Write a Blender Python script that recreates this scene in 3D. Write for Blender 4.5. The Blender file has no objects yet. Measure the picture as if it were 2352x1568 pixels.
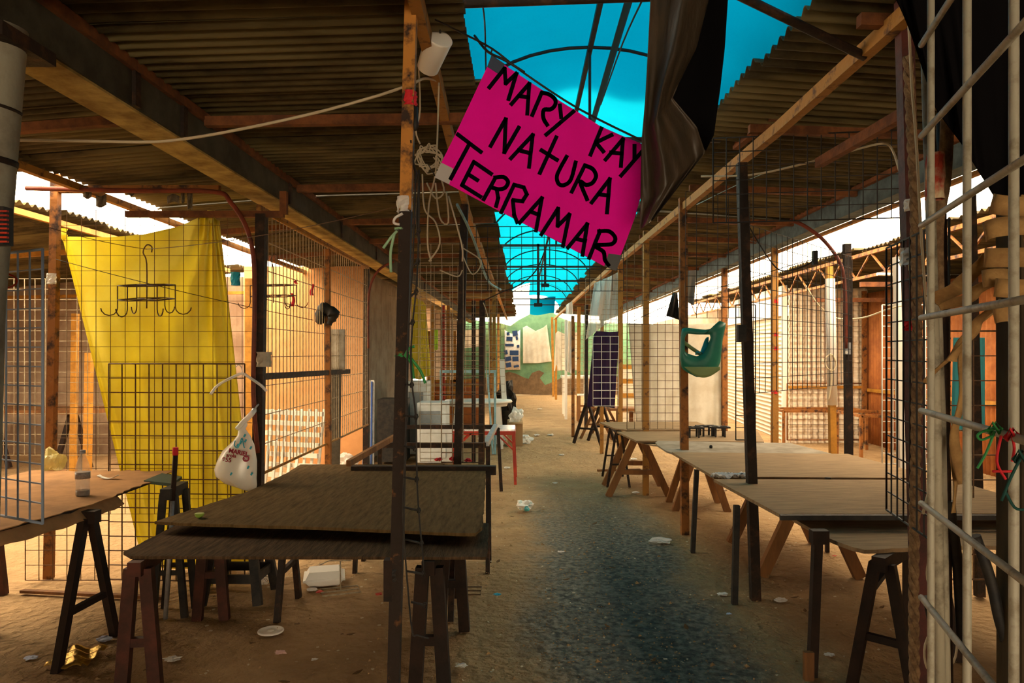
import bpy, bmesh, math, random
from mathutils import Vector, Matrix
random.seed(7)
C = bpy.context.scene.collection
SC = bpy.context.scene

# ------------------------------------------------------------------ camera
F, CX, CY, H = 1700.0, 1200.0, 810.0, 1.7
cam_d = bpy.data.cameras.new('camera'); cam = bpy.data.objects.new('camera', cam_d); C.objects.link(cam)
cam.location = (0, 0, H); cam.rotation_euler = (math.pi/2, 0, 0)
cam_d.sensor_width = 36; cam_d.lens = F/2352*36
cam_d.shift_x = -(CX-1176)/2352; cam_d.shift_y = (CY-784)/2352
cam_d.clip_start = 0.05; cam_d.clip_end = 300
SC.camera = cam
# ------------------------------------------------------------------ light and exposure
w = bpy.data.worlds.new('world'); SC.world = w; w.use_nodes = True
nt = w.node_tree; bg = nt.nodes['Background']
bg.inputs[0].default_value = (1.0, 0.80, 0.54, 1); bg.inputs[1].default_value = 14.0
SC.view_settings.view_transform = 'Standard'; SC.view_settings.look = 'None'
SC.view_settings.gamma = 1; SC.view_settings.use_curve_mapping = False
SC.view_settings.exposure = 0.0
SC.cycles.max_bounces = 8; SC.cycles.diffuse_bounces = 5; SC.cycles.transparent_max_bounces = 12
SC.cycles.sample_clamp_indirect = 6

# ------------------------------------------------------------------ measuring helpers
def P(px, py, Y): return Vector(((px-CX)/F*Y, Y, H-(py-CY)/F*Y))
def G(px, py, z=0.0):
    Y = F*(H-z)/(py-CY); return Vector(((px-CX)/F*Y, Y, z))
def W(n, Y): return n/F*Y

# ------------------------------------------------------------------ materials
MATS = {}
def mat(name, c1, c2=None, scale=6, rough=.8, bump=0, metal=0, trans=0, lo=.4, hi=.6, detail=6, stretch=(1,1,1), alpha=1, spec=.3, bscale=None, c3=None):
    if name in MATS: return MATS[name]
    m = bpy.data.materials.new(name); m.use_nodes = True; MATS[name] = m
    t = m.node_tree; N = t.nodes; L = t.links; b = N['Principled BSDF']; out = N['Material Output']
    b.inputs['Roughness'].default_value = rough; b.inputs['Metallic'].default_value = metal
    b.inputs['Specular IOR Level'].default_value = spec
    b.inputs['Alpha'].default_value = alpha
    b.inputs['Base Color'].default_value = (*c1, 1)
    tc = N.new('ShaderNodeTexCoord'); mp = N.new('ShaderNodeMapping'); mp.inputs['Scale'].default_value = stretch
    L.new(tc.outputs['Object'], mp.inputs['Vector'])
    col = None
    if c2:
        n = N.new('ShaderNodeTexNoise'); n.inputs['Scale'].default_value = scale; n.inputs['Detail'].default_value = detail
        n.inputs['Roughness'].default_value = .65
        L.new(mp.outputs[0], n.inputs['Vector'])
        r = N.new('ShaderNodeValToRGB'); r.color_ramp.elements[0].position = lo; r.color_ramp.elements[1].position = hi
        r.color_ramp.elements[0].color = (*c1, 1); r.color_ramp.elements[1].color = (*c2, 1)
        L.new(n.outputs[0], r.inputs[0]); col = r.outputs[0]
        if c3:
            n3 = N.new('ShaderNodeTexNoise'); n3.inputs['Scale'].default_value = scale*.23; n3.inputs['Detail'].default_value = 4
            L.new(mp.outputs[0], n3.inputs['Vector'])
            r3 = N.new('ShaderNodeValToRGB'); r3.color_ramp.elements[0].position = .52; r3.color_ramp.elements[1].position = .62
            L.new(n3.outputs[0], r3.inputs[0])
            mx = N.new('ShaderNodeMix'); mx.data_type = 'RGBA'
            L.new(r3.outputs[0], mx.inputs[0]); L.new(col, mx.inputs[6]); mx.inputs[7].default_value = (*c3, 1); col = mx.outputs[2]
        L.new(col, b.inputs['Base Color'])
    if bump:
        nb = N.new('ShaderNodeTexNoise'); nb.inputs['Scale'].default_value = bscale or scale*3; nb.inputs['Detail'].default_value = 8
        L.new(mp.outputs[0], nb.inputs['Vector'])
        bp = N.new('ShaderNodeBump'); bp.inputs['Strength'].default_value = min(1, bump); bp.inputs['Distance'].default_value = .02*max(1, bump)
        L.new(nb.outputs[0], bp.inputs['Height']); L.new(bp.outputs[0], b.inputs['Normal'])
    if trans:
        tr = N.new('ShaderNodeBsdfTranslucent'); mxs = N.new('ShaderNodeMixShader'); mxs.inputs[0].default_value = trans
        tr.inputs[0].default_value = (*c1, 1)
        if col: L.new(col, tr.inputs[0])
        L.new(b.outputs[0], mxs.inputs[1]); L.new(tr.outputs[0], mxs.inputs[2]); L.new(mxs.outputs[0], out.inputs[0])
    return m
def film(name, c, op=.4, rough=.15):
    """thin clear plastic film"""
    if name in MATS: return MATS[name]
    m = bpy.data.materials.new(name); m.use_nodes = True; MATS[name] = m
    t = m.node_tree; b = t.nodes['Principled BSDF']
    b.inputs['Base Color'].default_value = (*c, 1); b.inputs['Roughness'].default_value = rough; b.inputs['Alpha'].default_value = op
    n = t.nodes.new('ShaderNodeTexNoise'); n.inputs['Scale'].default_value = 30
    bp = t.nodes.new('ShaderNodeBump'); bp.inputs['Strength'].default_value = .5
    t.links.new(n.outputs[0], bp.inputs['Height']); t.links.new(bp.outputs[0], b.inputs['Normal'])
    return m
M_sand = mat('sandy dirt', (.42,.265,.125), (.27,.158,.068), 2.2, .95, 3.0, lo=.35, hi=.7, bscale=14, c3=(.33,.21,.10))
M_rust = mat('rusty orange paint', (.28,.105,.022), (.04,.018,.012), 9, .75, .3, lo=.48, hi=.62)
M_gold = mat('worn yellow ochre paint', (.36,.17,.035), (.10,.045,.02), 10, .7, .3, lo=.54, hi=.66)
M_dark = mat('dark brown rusty steel', (.018,.010,.007), (.085,.035,.015), 12, .7, .3, lo=.5, hi=.72)
M_black = mat('black paint', (.012,.011,.012), (.03,.025,.02), 12, .6)
M_roof = mat('weathered corrugated sheet', (.085,.062,.023), (.032,.023,.009), 3, .75, .3, lo=.4, hi=.62, stretch=(1,2.5,1), c3=(.14,.11,.045))
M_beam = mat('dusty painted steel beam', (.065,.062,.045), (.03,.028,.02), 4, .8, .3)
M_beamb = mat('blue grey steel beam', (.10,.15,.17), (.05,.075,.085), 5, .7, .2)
M_soff = mat('beam soffit with yellow light painted in', (.50,.38,.13), (.24,.16,.05), 5, .9, .3, lo=.38, hi=.62)  # yellow of the lit underside is put into this colour
M_purlin = mat('orange primer', (.20,.068,.02), (.10,.035,.014), 8, .8, .2)
M_col = mat('grey white column paint', (.28,.26,.20), (.16,.13,.09), 5, .8, .3, lo=.45, hi=.7)
M_ply = mat('dusty plywood', (.16,.098,.040), (.075,.045,.018), 5, .95, .25, lo=.35, hi=.68, stretch=(7,1,1), bscale=22, spec=.06)
M_ply2 = mat('worn grey plywood', (.11,.065,.034), (.045,.028,.016), 5, .95, .4, lo=.35, hi=.66, stretch=(9,1,1), bscale=20, spec=.06)
M_plyr = mat('pale weathered board', (.33,.22,.12), (.20,.13,.075), 4, .9, .25, lo=.36, hi=.68, stretch=(1,8,1), bscale=20, spec=.1)
M_card = mat('brown cardboard', (.40,.21,.09), (.28,.15,.07), 5, .95, .2, lo=.4, hi=.65, spec=.1)
M_wood = mat('raw trestle wood', (.25,.11,.035), (.14,.06,.022), 5, .8, .2, stretch=(1,1,.2))
M_woodd = mat('dark trestle wood', (.028,.013,.008), (.014,.008,.006), 6, .8, .2)
M_red = mat('red brown trestle paint', (.085,.022,.012), (.04,.013,.008), 6, .7, .2)
M_yel = mat('yellow cotton sheet', (.86,.78,.15), (.80,.70,.10), 3, .9, .15, trans=.45, bscale=60, spec=.05)
M_white = mat('white cotton', (.80,.76,.66), (.70,.64,.52), 4, .9, .2, trans=.3, spec=.05)
M_tarp = mat('blue tarpaulin', (.0005,.100,.162), (.0005,.082,.138), .6, .7, 0, trans=.93, lo=.3, hi=.7, spec=.02)
M_tarp2 = mat('second blue tarpaulin layer', (.015,.40,.54), (.015,.35,.48), 1, .7, 0, trans=.95, spec=.02)
M_pink = mat('fluorescent pink card', (.93,.004,.42), (.88,.004,.38), 5, .7, .05, spec=.1, trans=.25)
M_ink = mat('black marker ink', (.004,.003,.006), rough=1, spec=0)
M_dcloth = mat('black tarpaulin cloth', (.04,.028,.018), (.085,.05,.025), 7, .42, .4, lo=.45, hi=.75, stretch=(1,1,.35), spec=.35)
M_dark2 = mat('black fabric', (.005,.0045,.005), rough=1, spec=0)
M_purple = mat('dark purple cloth', (.022,.010,.045), (.035,.012,.04), 5, .9, .1)
M_green = mat('green plastic', (.01,.14,.10), (.015,.18,.12), 4, .4, .1, spec=.4)
M_greenl = mat('olive green plastic', (.20,.27,.10), rough=.5)
M_teal = mat('turquoise plastic', (.03,.42,.55), rough=.6)
M_wire = mat('rusty brown wire', (.085,.045,.022), (.15,.075,.03), 30, .6)
M_wired = mat('dark wire', (.02,.016,.014), rough=.6)
M_wirel = mat('pale galvanised wire', (.40,.33,.22), (.25,.19,.12), 20, .5)
M_wirew = mat('white coated wire', (.75,.72,.66), rough=.5)
M_wireb = mat('pale blue coated wire', (.30,.38,.52), rough=.5)
M_bar = mat('chipped white rack bar', (.40,.37,.29), (.24,.20,.14), 30, .5, .1, lo=.5, hi=.68)
M_steel = mat('galvanised steel', (.42,.42,.42), (.30,.30,.30), 20, .45, 0, metal=.5)
M_cord = mat('pale cord', (.55,.45,.30), rough=.8)
M_rope = mat('twisted brown rope', (.26,.16,.08), (.14,.08,.04), 30, .95, .4)
M_orange = mat('orange plaster wall', (.68,.33,.13), (.58,.27,.10), 2, .9, .2, c3=(.62,.33,.15))
M_beige = mat('beige plaster wall', (.42,.30,.20), (.30,.20,.13), 2, .9, .3)
M_green_w = mat('pale green plaster', (.15,.29,.16), (.10,.21,.12), 2.5, .9, .6, c3=(.17,.24,.10))
M_bare = mat('bare mud plaster', (.20,.13,.07), (.13,.085,.045), 3, .95, .6)
M_shut = mat('cream roller shutter', (.56,.46,.33), rough=.6)
M_egg = mat('cream corrugated panel', (.86,.75,.58), (.72,.60,.44), 9, .8, .5, lo=.4, hi=.7)
M_brown = mat('orange brown corrugated panel', (.48,.17,.045), (.34,.11,.03), 4, .7, .2)
M_plast = mat('white plastic', (.80,.76,.68), rough=.4, spec=.4)
M_foam = mat('white foam', (.82,.80,.74), rough=.7)
M_paper = mat('white paper', (.78,.74,.68), (.6,.55,.5), 20, .9)
M_metalw = mat('pale appliance enamel', (.62,.66,.66), (.50,.52,.50), 3, .5, 0)
M_metalg = mat('grey appliance panel', (.25,.28,.29), (.17,.19,.20), 3, .6, .1)
M_ltblue = mat('pale blue paint', (.32,.55,.62), (.22,.36,.40), 8, .6)
M_redp = mat('red paint', (.55,.05,.02), (.38,.035,.02), 8, .5)
M_redr = mat('red ribbon', (.60,.02,.03), rough=.7)
M_grn = mat('green tape', (.04,.30,.08), rough=.5)
M_silver = mat('silver table top', (.65,.65,.66), (.5,.45,.45), 5, .25, .1, metal=.8)
M_box = mat('cardboard box', (.38,.24,.12), rough=.9)
M_bluep = mat('blue print', (.03,.08,.30), rough=.6)
M_cola = mat('cola', (.03,.006,.004), rough=.15)
M_leaf = mat('dry leaf', (.18,.09,.03), (.09,.05,.02), 20, .9)
M_cap = mat('grey cap', (.3,.3,.32), rough=.5)
M_strap = mat('tan webbing strap', (.36,.21,.075), (.24,.13,.045), 12, .9, .3)
M_hull = mat('dark weathered timber', (.06,.04,.018), (.028,.018,.009), 6, .9, .4, stretch=(1,1,.2))
M_clear = film('clear plastic film', (.85,.85,.80), .30)
M_clear2 = film('milky plastic film', (.86,.86,.82), .62)
M_pet = film('clear bottle plastic', (.75,.70,.62), .30, .08)
M_lime = mat('lime peel', (.24,.36,.05), rough=.5)
M_foil = mat('gold foil wrapper', (.7,.45,.12), (.5,.3,.06), 12, .3, .4, metal=.8)
M_cyan = mat('cyan print', (.04,.35,.45), rough=.5)
M_yelp = mat('ochre yellow steel', (.50,.23,.03), (.34,.15,.02), 8, .6)

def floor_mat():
    m = mat('sandy floor with aisle shade painted grey', (.42,.265,.125), (.27,.158,.068), 2.2, .95, 3.0, lo=.35, hi=.7, bscale=14, c3=(.33,.21,.10))
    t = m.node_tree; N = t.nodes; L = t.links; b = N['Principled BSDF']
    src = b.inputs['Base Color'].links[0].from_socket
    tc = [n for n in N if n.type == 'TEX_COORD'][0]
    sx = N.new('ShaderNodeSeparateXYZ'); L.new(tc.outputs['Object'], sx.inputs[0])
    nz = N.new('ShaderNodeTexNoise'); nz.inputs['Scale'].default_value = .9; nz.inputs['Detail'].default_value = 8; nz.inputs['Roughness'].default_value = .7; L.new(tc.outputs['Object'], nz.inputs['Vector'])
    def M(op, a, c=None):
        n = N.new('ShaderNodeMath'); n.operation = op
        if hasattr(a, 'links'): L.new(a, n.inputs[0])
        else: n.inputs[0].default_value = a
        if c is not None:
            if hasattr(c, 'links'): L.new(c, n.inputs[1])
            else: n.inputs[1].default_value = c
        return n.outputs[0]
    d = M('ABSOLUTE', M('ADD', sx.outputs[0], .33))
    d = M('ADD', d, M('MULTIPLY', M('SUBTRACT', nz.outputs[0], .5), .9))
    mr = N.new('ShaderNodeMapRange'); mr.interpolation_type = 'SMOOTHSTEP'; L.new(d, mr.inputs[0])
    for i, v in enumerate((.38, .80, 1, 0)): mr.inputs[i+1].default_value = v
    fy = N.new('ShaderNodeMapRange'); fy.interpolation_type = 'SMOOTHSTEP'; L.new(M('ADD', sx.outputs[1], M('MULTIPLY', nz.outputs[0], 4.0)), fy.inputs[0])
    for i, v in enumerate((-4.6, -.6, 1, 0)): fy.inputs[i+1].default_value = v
    msk = M('MULTIPLY', mr.outputs[0], fy.outputs[0])  # mask greys the near aisle, painting its shade into the sand colour
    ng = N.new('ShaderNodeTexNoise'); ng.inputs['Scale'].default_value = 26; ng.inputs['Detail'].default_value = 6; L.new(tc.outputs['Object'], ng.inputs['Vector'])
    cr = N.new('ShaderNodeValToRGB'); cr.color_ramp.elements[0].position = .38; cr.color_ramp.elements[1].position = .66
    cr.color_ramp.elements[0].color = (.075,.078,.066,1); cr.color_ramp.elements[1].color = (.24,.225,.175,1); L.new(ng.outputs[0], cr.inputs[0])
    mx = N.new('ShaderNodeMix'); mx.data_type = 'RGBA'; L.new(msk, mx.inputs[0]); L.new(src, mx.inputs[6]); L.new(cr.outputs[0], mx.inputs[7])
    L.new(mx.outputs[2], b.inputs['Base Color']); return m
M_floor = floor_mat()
# ------------------------------------------------------------------ mesh builder (world coordinates)
class MB:
    def __init__(s): s.bm = bmesh.new()
    def face(s, vs, smooth=False):
        try: f = s.bm.faces.new(vs); f.smooth = smooth; return f
        except ValueError: return None
    def box(s, c, size, rot=None):
        c = Vector(c); hx, hy, hz = [v/2 for v in size]
        R = rot or Matrix.Identity(3)
        v = [s.bm.verts.new(c+R@Vector((x*hx, y*hy, z*hz))) for x in (-1,1) for y in (-1,1) for z in (-1,1)]
        for q in ((0,1,3,2),(4,6,7,5),(0,4,5,1),(2,3,7,6),(0,2,6,4),(1,5,7,3)): s.face([v[i] for i in q])
        return s
    def bar(s, a, b, w, h=None, up=None):
        """square bar from a to b"""
        a = Vector(a); b = Vector(b); h = h or w
        d = (b-a); L = d.length
        if L < 1e-6: return s
        d /= L
        u = Vector(up) if up else (Vector((0,0,1)) if abs(d.z) < .95 else Vector((0,1,0)))
        x = d.cross(u).normalized(); y = x.cross(d).normalized()
        vs = []
        for p in (a, b):
            for (i, j) in ((-1,-1),(1,-1),(1,1),(-1,1)): vs.append(s.bm.verts.new(p+x*(i*w/2)+y*(j*h/2)))
        for q in ((0,1,2,3),(7,6,5,4),(0,4,5,1),(1,5,6,2),(2,6,7,3),(3,7,4,0)): s.face([vs[i] for i in q])
        return s
    def tube(s, pts, r, n=6, closed=False, cap=True):
        pts = [Vector(p) for p in pts]
        if len(pts) < 2: return s
        rs = r if isinstance(r, (list, tuple)) else [r]*len(pts)
        prev = None; rings = []
        for i, p in enumerate(pts):
            a = pts[(i-1) % len(pts)] if (i > 0 or closed) else p
            b = pts[(i+1) % len(pts)] if (i < len(pts)-1 or closed) else p
            d = (b-a)
            d = d.normalized() if d.length > 1e-9 else Vector((0,0,1))
            if prev is None:
                u = Vector((0,0,1)) if abs(d.z) < .9 else Vector((0,1,0))
                x = d.cross(u).normalized()
            else:
                x = (prev - d*prev.dot(d))
                x = x.normalized() if x.length > 1e-6 else d.orthogonal().normalized()
            prev = x; y = d.cross(x)
            rings.append([s.bm.verts.new(p+(x*math.cos(2*math.pi*k/n)+y*math.sin(2*math.pi*k/n))*rs[i]) for k in range(n)])
        m = len(rings)
        for i in range(m if closed else m-1):
            A, B = rings[i], rings[(i+1) % m]
            for k in range(n): s.face([A[k], A[(k+1)%n], B[(k+1)%n], B[k]], True)
        if cap and not closed: s.face(rings[0][::-1]); s.face(rings[-1])
        return s
    def prism(s, poly, z0, z1):
        lo = [s.bm.verts.new((p[0], p[1], z0 if len(p) < 3 else p[2]+z0)) for p in poly]
        hi = [s.bm.verts.new((p[0], p[1], z1 if len(p) < 3 else p[2]+z1)) for p in poly]
        n = len(poly); s.face(lo[::-1]); s.face(hi)
        for i in range(n): s.face([lo[i], lo[(i+1)%n], hi[(i+1)%n], hi[i]])
        return s
    def plate(s, poly, off):
        """polygon in space extruded by a vector"""
        off = Vector(off); a = [s.bm.verts.new(Vector(p)) for p in poly]; b = [s.bm.verts.new(Vector(p)+off) for p in poly]
        n = len(poly); s.face(a[::-1]); s.face(b)
        for i in range(n): s.face([a[i], a[(i+1)%n], b[(i+1)%n], b[i]])
        return s
    def lathe(s, prof, c, n=20, sx=1, sy=1, R=None):
        c = Vector(c); rings = []
        R = R or Matrix.Identity(3)
        for (r, z) in prof:
            rings.append([s.bm.verts.new(c+R@Vector((r*sx*math.cos(2*math.pi*k/n), r*sy*math.sin(2*math.pi*k/n), z))) for k in range(n)])
        for A, B in zip(rings, rings[1:]):
            for k in range(n): s.face([A[k], A[(k+1)%n], B[(k+1)%n], B[k]], True)
        s.face(rings[0][::-1]); s.face(rings[-1])
        return s
    def surf(s, fn, nu, nv, th=0.0, smooth=True):
        """fn(u,v)->point, u,v in 0..1; th = thickness along +Y offset vector or number"""
        def sheet(off, flip):
            g = [[s.bm.verts.new(Vector(fn(i/nu, j/nv))+off) for j in range(nv+1)] for i in range(nu+1)]
            for i in range(nu):
                for j in range(nv):
                    q = [g[i][j], g[i+1][j], g[i+1][j+1], g[i][j+1]]
                    s.face(q[::-1] if flip else q, smooth)
            return g
        g = sheet(Vector((0,0,0)), False)
        if th:
            off = Vector(th) if not isinstance(th, float) else Vector((0, th, 0))
            h = sheet(off, True)
            bord = lambda a: [a[i][0] for i in range(nu+1)]+[a[nu][j] for j in range(1, nv+1)]+[a[i][nv] for i in range(nu-1, -1, -1)]+[a[0][j] for j in range(nv-1, 0, -1)]
            A, B = bord(g), bord(h); n = len(A)
            for i in range(n): s.face([A[i], A[(i+1)%n], B[(i+1)%n], B[i]])
        return s
    def build(s, name, m, parent=None):
        me = bpy.data.meshes.new(name)
        bmesh.ops.recalc_face_normals(s.bm, faces=s.bm.faces)
        if parent is not None:
            off = parent.location.copy(); q = parent.parent
            while q is not None: off += q.location; q = q.parent
            bmesh.ops.translate(s.bm, verts=s.bm.verts, vec=-off)
            org = Vector((0,0,0))
        else:
            xs = [v.co for v in s.bm.verts]
            org = Vector((sum(v.x for v in xs)/len(xs), sum(v.y for v in xs)/len(xs), min(v.z for v in xs)))
            bmesh.ops.translate(s.bm, verts=s.bm.verts, vec=-org)
        s.bm.to_mesh(me); s.bm.free()
        o = bpy.data.objects.new(name, me); C.objects.link(o)
        if isinstance(m, (list, tuple)):
            for k in m: me.materials.append(k)
        else: me.materials.append(m)
        if parent is not None: o.parent = parent
        else: o.location = org
        return o
def tag(o, label, cat, group=None):
    o['label'] = label; o['category'] = cat
    if group: o['group'] = group
    return o
def T(name, label, cat, loc, group=None):
    o = bpy.data.objects.new(name, None); C.objects.link(o); o.location = loc; o.empty_display_size = .1
    return tag(o, label, cat, group)
def S(o): o['kind'] = 'structure'; return o
def lab(o, l): o['label'] = l; return o
def dup(root, loc, rz=0, label=None, scale=None):
    r = root.copy(); C.objects.link(r); r.location = loc; r.rotation_euler = (0,0,rz)
    if scale: r.scale = (scale,)*3
    if label: r['label'] = label
    for ch in list(root.children):
        c = ch.copy(); C.objects.link(c); c.parent = r
        for g in list(ch.children):
            d = g.copy(); C.objects.link(d); d.parent = c
    return r
def lerp(a, b, t): return a+(b-a)*t
def sag(a, b, d, n=14): return [lerp(Vector(a), Vector(b), i/n)-Vector((0,0,4*d*(i/n)*(1-i/n))) for i in range(n+1)]
def smooth(pts, k=4):
    pts = [Vector(p) for p in pts]; out = []
    for i in range(len(pts)-1):
        p0 = pts[max(i-1,0)]; p1 = pts[i]; p2 = pts[i+1]; p3 = pts[min(i+2,len(pts)-1)]
        for j in range(k):
            t = j/k; out.append(.5*((2*p1)+(p2-p0)*t+(2*p0-5*p1+4*p2-p3)*t*t+(3*p1-p0-3*p2+p3)*t**3))
    return out+[pts[-1]]

# ================================================================== STRUCTURE
def corrugated(name, x0, x1, y0, y1, zf, m, period=.085, amp=.016, sheet=.85, ragged0=0, ragged1=0, nx=4, rnd=0.012):
    mb = MB(); y = y0; k = 0; R = random.Random(name)
    while y < y1:
        L = sheet*R.uniform(.92, 1.06)
        dz0 = R.uniform(-rnd, rnd); dz1 = R.uniform(-rnd, rnd); a0 = x0+R.uniform(-1,1)*ragged0; a1 = x1+R.uniform(-1,1)*ragged1
        lift = .012 if k % 2 else 0
        n = int((L+.05)/period*8)
        def fn(u, v, y=y, L=L):
            yy = y+u*(L+.05); x = a0+(a1-a0)*v
            return (x, yy, zf(x, yy)+amp*math.sin(2*math.pi*yy/period)+lift+dz0+(dz1-dz0)*v)
        mb.surf(fn, n, nx, th=(0,0,.003)); y += L; k += 1
    return S(mb.build(name, m))

# floor
mb = MB()
def floorz(u, v):
    x = -12+26*u; y = -8+42*v
    return (x, y, .012*math.sin(x*1.7+y*.6)*math.sin(y*1.1-x*.4)-.012)
mb.surf(floorz, 120, 160, smooth=True)
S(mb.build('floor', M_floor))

# roofs over the two rows of stalls, both running away from the camera
corrugated('ceiling_left', -3.3, -.26, -7, 29, lambda x, y: 3.10+.03*(x+1.9)+ (0.05*(x+1.9) if x < -1.9 else 0), M_roof, ragged1=.05, ragged0=.06, nx=6)
corrugated('ceiling_right', 1.30, 3.25, -7, 29, lambda x, y: 3.30-.07*(x-1.3)+.0, M_roof, ragged0=.05, nx=4, period=.11, amp=.022)
corrugated('ceiling_left_yard', -11, -5.0, -7, 4.4, lambda x, y: 3.2+.10*(x+5.0), M_roof, nx=3, period=.12, amp=.02)  # unseen roof added to keep sky light off the near left
corrugated('ceiling_far_left', -11, -5.0, 7.1, 13, lambda x, y: 3.2+.10*(x+5.0), M_roof, ragged1=.15, nx=3, period=.12, amp=.02)
corrugated('ceiling_far_right', 4.8, 9, -7, 21, lambda x, y: 3.17-.03*(x-4.8), M_roof, ragged0=.10, nx=3, period=.12, amp=.02)

corrugated('ceiling_front', -11, 9, -7.2, 2.1, lambda x, y: 3.98, M_roof, nx=3, period=.12, amp=.02)  # unseen roof added above the camera to darken the foreground
corrugated('ceiling_near_left', -5.05, -3.25, -7.2, 4.7, lambda x, y: 3.0, M_roof, nx=3, period=.12, amp=.02)  # added to close the near left sky gap and darken the foreground
corrugated('ceiling_near_right', 3.2, 4.85, -7.2, 4.6, lambda x, y: 3.1, M_roof, nx=3, period=.12, amp=.02)  # added out of view, shutting the right gap so the near aisle stays dim
# walls
def wallbox(name, a, b, m): # a,b min/max corners
    a = Vector(a); b = Vector(b); mb = MB(); mb.box((a+b)/2, b-a); return S(mb.build(name, m))
# back wall with a broken gable top
mb = MB()
yb = 30.0
prof = [(1000,905),(1000,735),(1090,735),(1150,742),(1172,748),(1190,735),(1215,722),(1240,707),(1262,712),(1285,728),(1310,738),(1345,742),(1460,742),(1460,905)]
mb.plate([(P(x,1,yb).x, yb, max(-.02, P(x,y,yb).z)) for x, y in prof], (0,.3,0))
S(mb.build('wall_back', M_green_w))
mb = MB()  # bare plaster showing at the foot of the back wall
ft = [(1000,906),(1000,872),(1110,868),(1150,862),(1168,853),(1186,858),(1202,866),(1214,870),(1222,856),(1238,850),(1250,856),(1240,868),(1252,884),(1272,876),(1300,862),(1330,870),(1460,862),(1460,906)]
mb.plate([(P(x,1,yb).x, yb-.02, max(-.02, P(x,y,yb).z)) for x, y in ft], (0,.03,0))
S(mb.build('trim_1', M_bare))
wallbox('wall_left', (-11.2,-7,-.05), (-11,12.8,3.1), M_beige)
wallbox('wall_front_unseen', (-11.2,-7.4,-.05), (-2.3,-7.2,3.95), M_beige)  # unseen wall added behind the camera to hold back the sky light
wallbox('wall_front_unseen_right', (3.7,-7.4,-.05), (9.2,-7.2,3.95), M_beige)
wallbox('wall_above_light_gap', (-2.3,-7.4,2.15), (3.7,-7.2,3.95), M_beige)  # unseen; the gap below it is added to light the pink sign
wallbox('wall_right', (9,-7,-.05), (9.2,21,3.1), M_beige)
mb = MB()   # beige wall at the back of the left yard, with shallow ribs
def fnw(u, v): x = -11+6.9*u; return (x, 12.6-.015*abs(math.sin(x*9)), 3.02*v-.03)
mb.surf(fnw, 160, 2, th=.15, smooth=False)
S(mb.build('wall_left_yard', M_beige))
# orange wall block
wallbox('wall_orange', (-4.25,11.3,-.05), (-2.42,11.5,3.02), M_orange)
mb = MB()
def fnw(u, v): y = 11.5+5*u; return (-2.42-.02*abs(math.sin(y*14)), y, 3.0*v-.03)
mb.surf(fnw, 160, 1, th=(-.12,0,0), smooth=False)
S(mb.build('wall_side_left', mat('grey beige ribbed panel', (.36,.28,.20), (.26,.19,.13), 3, .8, .2)))
wallbox('wall_left_end', (-2.6,20.0,-.05), (-2.4,30,2.9), M_beige)
wallbox('wall_right_end', (5.3,20,-.05), (5.5,30,2.9), M_beige)
# right: roller shutter wall, panel wall, brown corrugated wall
mb = MB()
def fns(u, v):
    y = 14.25+5.6*v; z = 2.45*u-.03; ph = (z/.085) % 1.0
    return (5.07+.37*v+.022*math.sin(math.pi*ph), y, z)
mb.surf(fns, 230, 1, th=(.05,0,0), smooth=False)
S(mb.build('wall_shutter', M_shut))
mb = MB(); mb.plate([(5.02,14.25,2.42),(5.39,19.85,2.42),(5.39,19.85,3.0),(5.02,14.25,3.0)], (.08,0,0))
S(mb.build('trim_shutter_box', M_plast))
mb = MB(); mb.box((5.03,14.2,1.45), (.10,.06,3.0)); S(mb.build('trim_shutter_jamb', M_plast))
mb = MB()
def fne(u, v):
    x = 5.08+1.5*u; z = 2.95*v-.02
    return (x, 14.1+.022*math.sin(x*48)+.014*math.sin(z*52), z)
mb.surf(fne, 110, 150, th=.06)
S(mb.build('wall_panel', M_egg))
mb = MB()
def fnb(u, v): y = 9.6+4.6*u; return (6.56+.016*math.sin(y*60), y, 2.85*v-.02)
mb.surf(fnb, 360, 1, th=(.05,0,0))
S(mb.build('wall_brown', M_brown))

# beams
def beam_left(a, b, zt, zb, wd, name):
    mb = MB(); a = Vector(a); b = Vector(b)
    return mb
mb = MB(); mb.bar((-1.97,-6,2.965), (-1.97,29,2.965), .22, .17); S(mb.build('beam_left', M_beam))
mb = MB(); mb.bar((-1.975,-6,2.873), (-1.975,29,2.873), .205, .012); o = S(mb.build('trim_beam_soffit', M_soff))  # strip whose yellow stands in for light on the beam's underside
mb = MB()
for y in (3.55, 4.05, 5.9, 7.6, 9.4, 11.4, 14, 17): mb.box((-1.852, y, 2.965), (.02,.05,.172))
S(mb.build('trim_beam_joint', M_dark))
mb = MB(); mb.bar((-1.86,-6,3.07), (-1.86,29,3.07), .05, .05); S(mb.build('trim_beam_angle', M_purlin))
mb = MB(); mb.bar((3.08,-6,3.06), (3.08,29,3.06), .16, .17); S(mb.build('beam_right', M_beamb))
mb = MB(); mb.bar((3.19,-6,2.96), (3.19,29,2.96), .05, .03); S(mb.build('trim_right_painted_bounce', M_gold))  # gold strip painted in for light bounced along the beam's lower edge
mb = MB(); mb.bar((2.98,-6,3.165), (2.98,29,3.165), .04, .04); S(mb.build('trim_right_angle', M_purlin))
# rafter rails along the aisle
mb = MB(); mb.bar((-.405,2.2,3.10), (-.44,3.9,3.085), .05, .07); mb.bar((-.44,3.9,3.085), (-.53,7.2,3.05), .05, .07); mb.bar((-.53,7.2,3.05), (-.6,29,3.0), .05, .07); S(mb.build('beam_aisle_left', M_gold))
mb = MB(); mb.bar((1.64,2.6,3.15), (1.60,4.6,3.10), .055, .07); mb.bar((1.60,4.6,3.10), (1.38,11.5,3.02), .055, .07); mb.bar((1.38,11.5,3.02), (1.2,28,2.98), .055, .07); S(mb.build('beam_aisle_right', M_gold))
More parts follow.
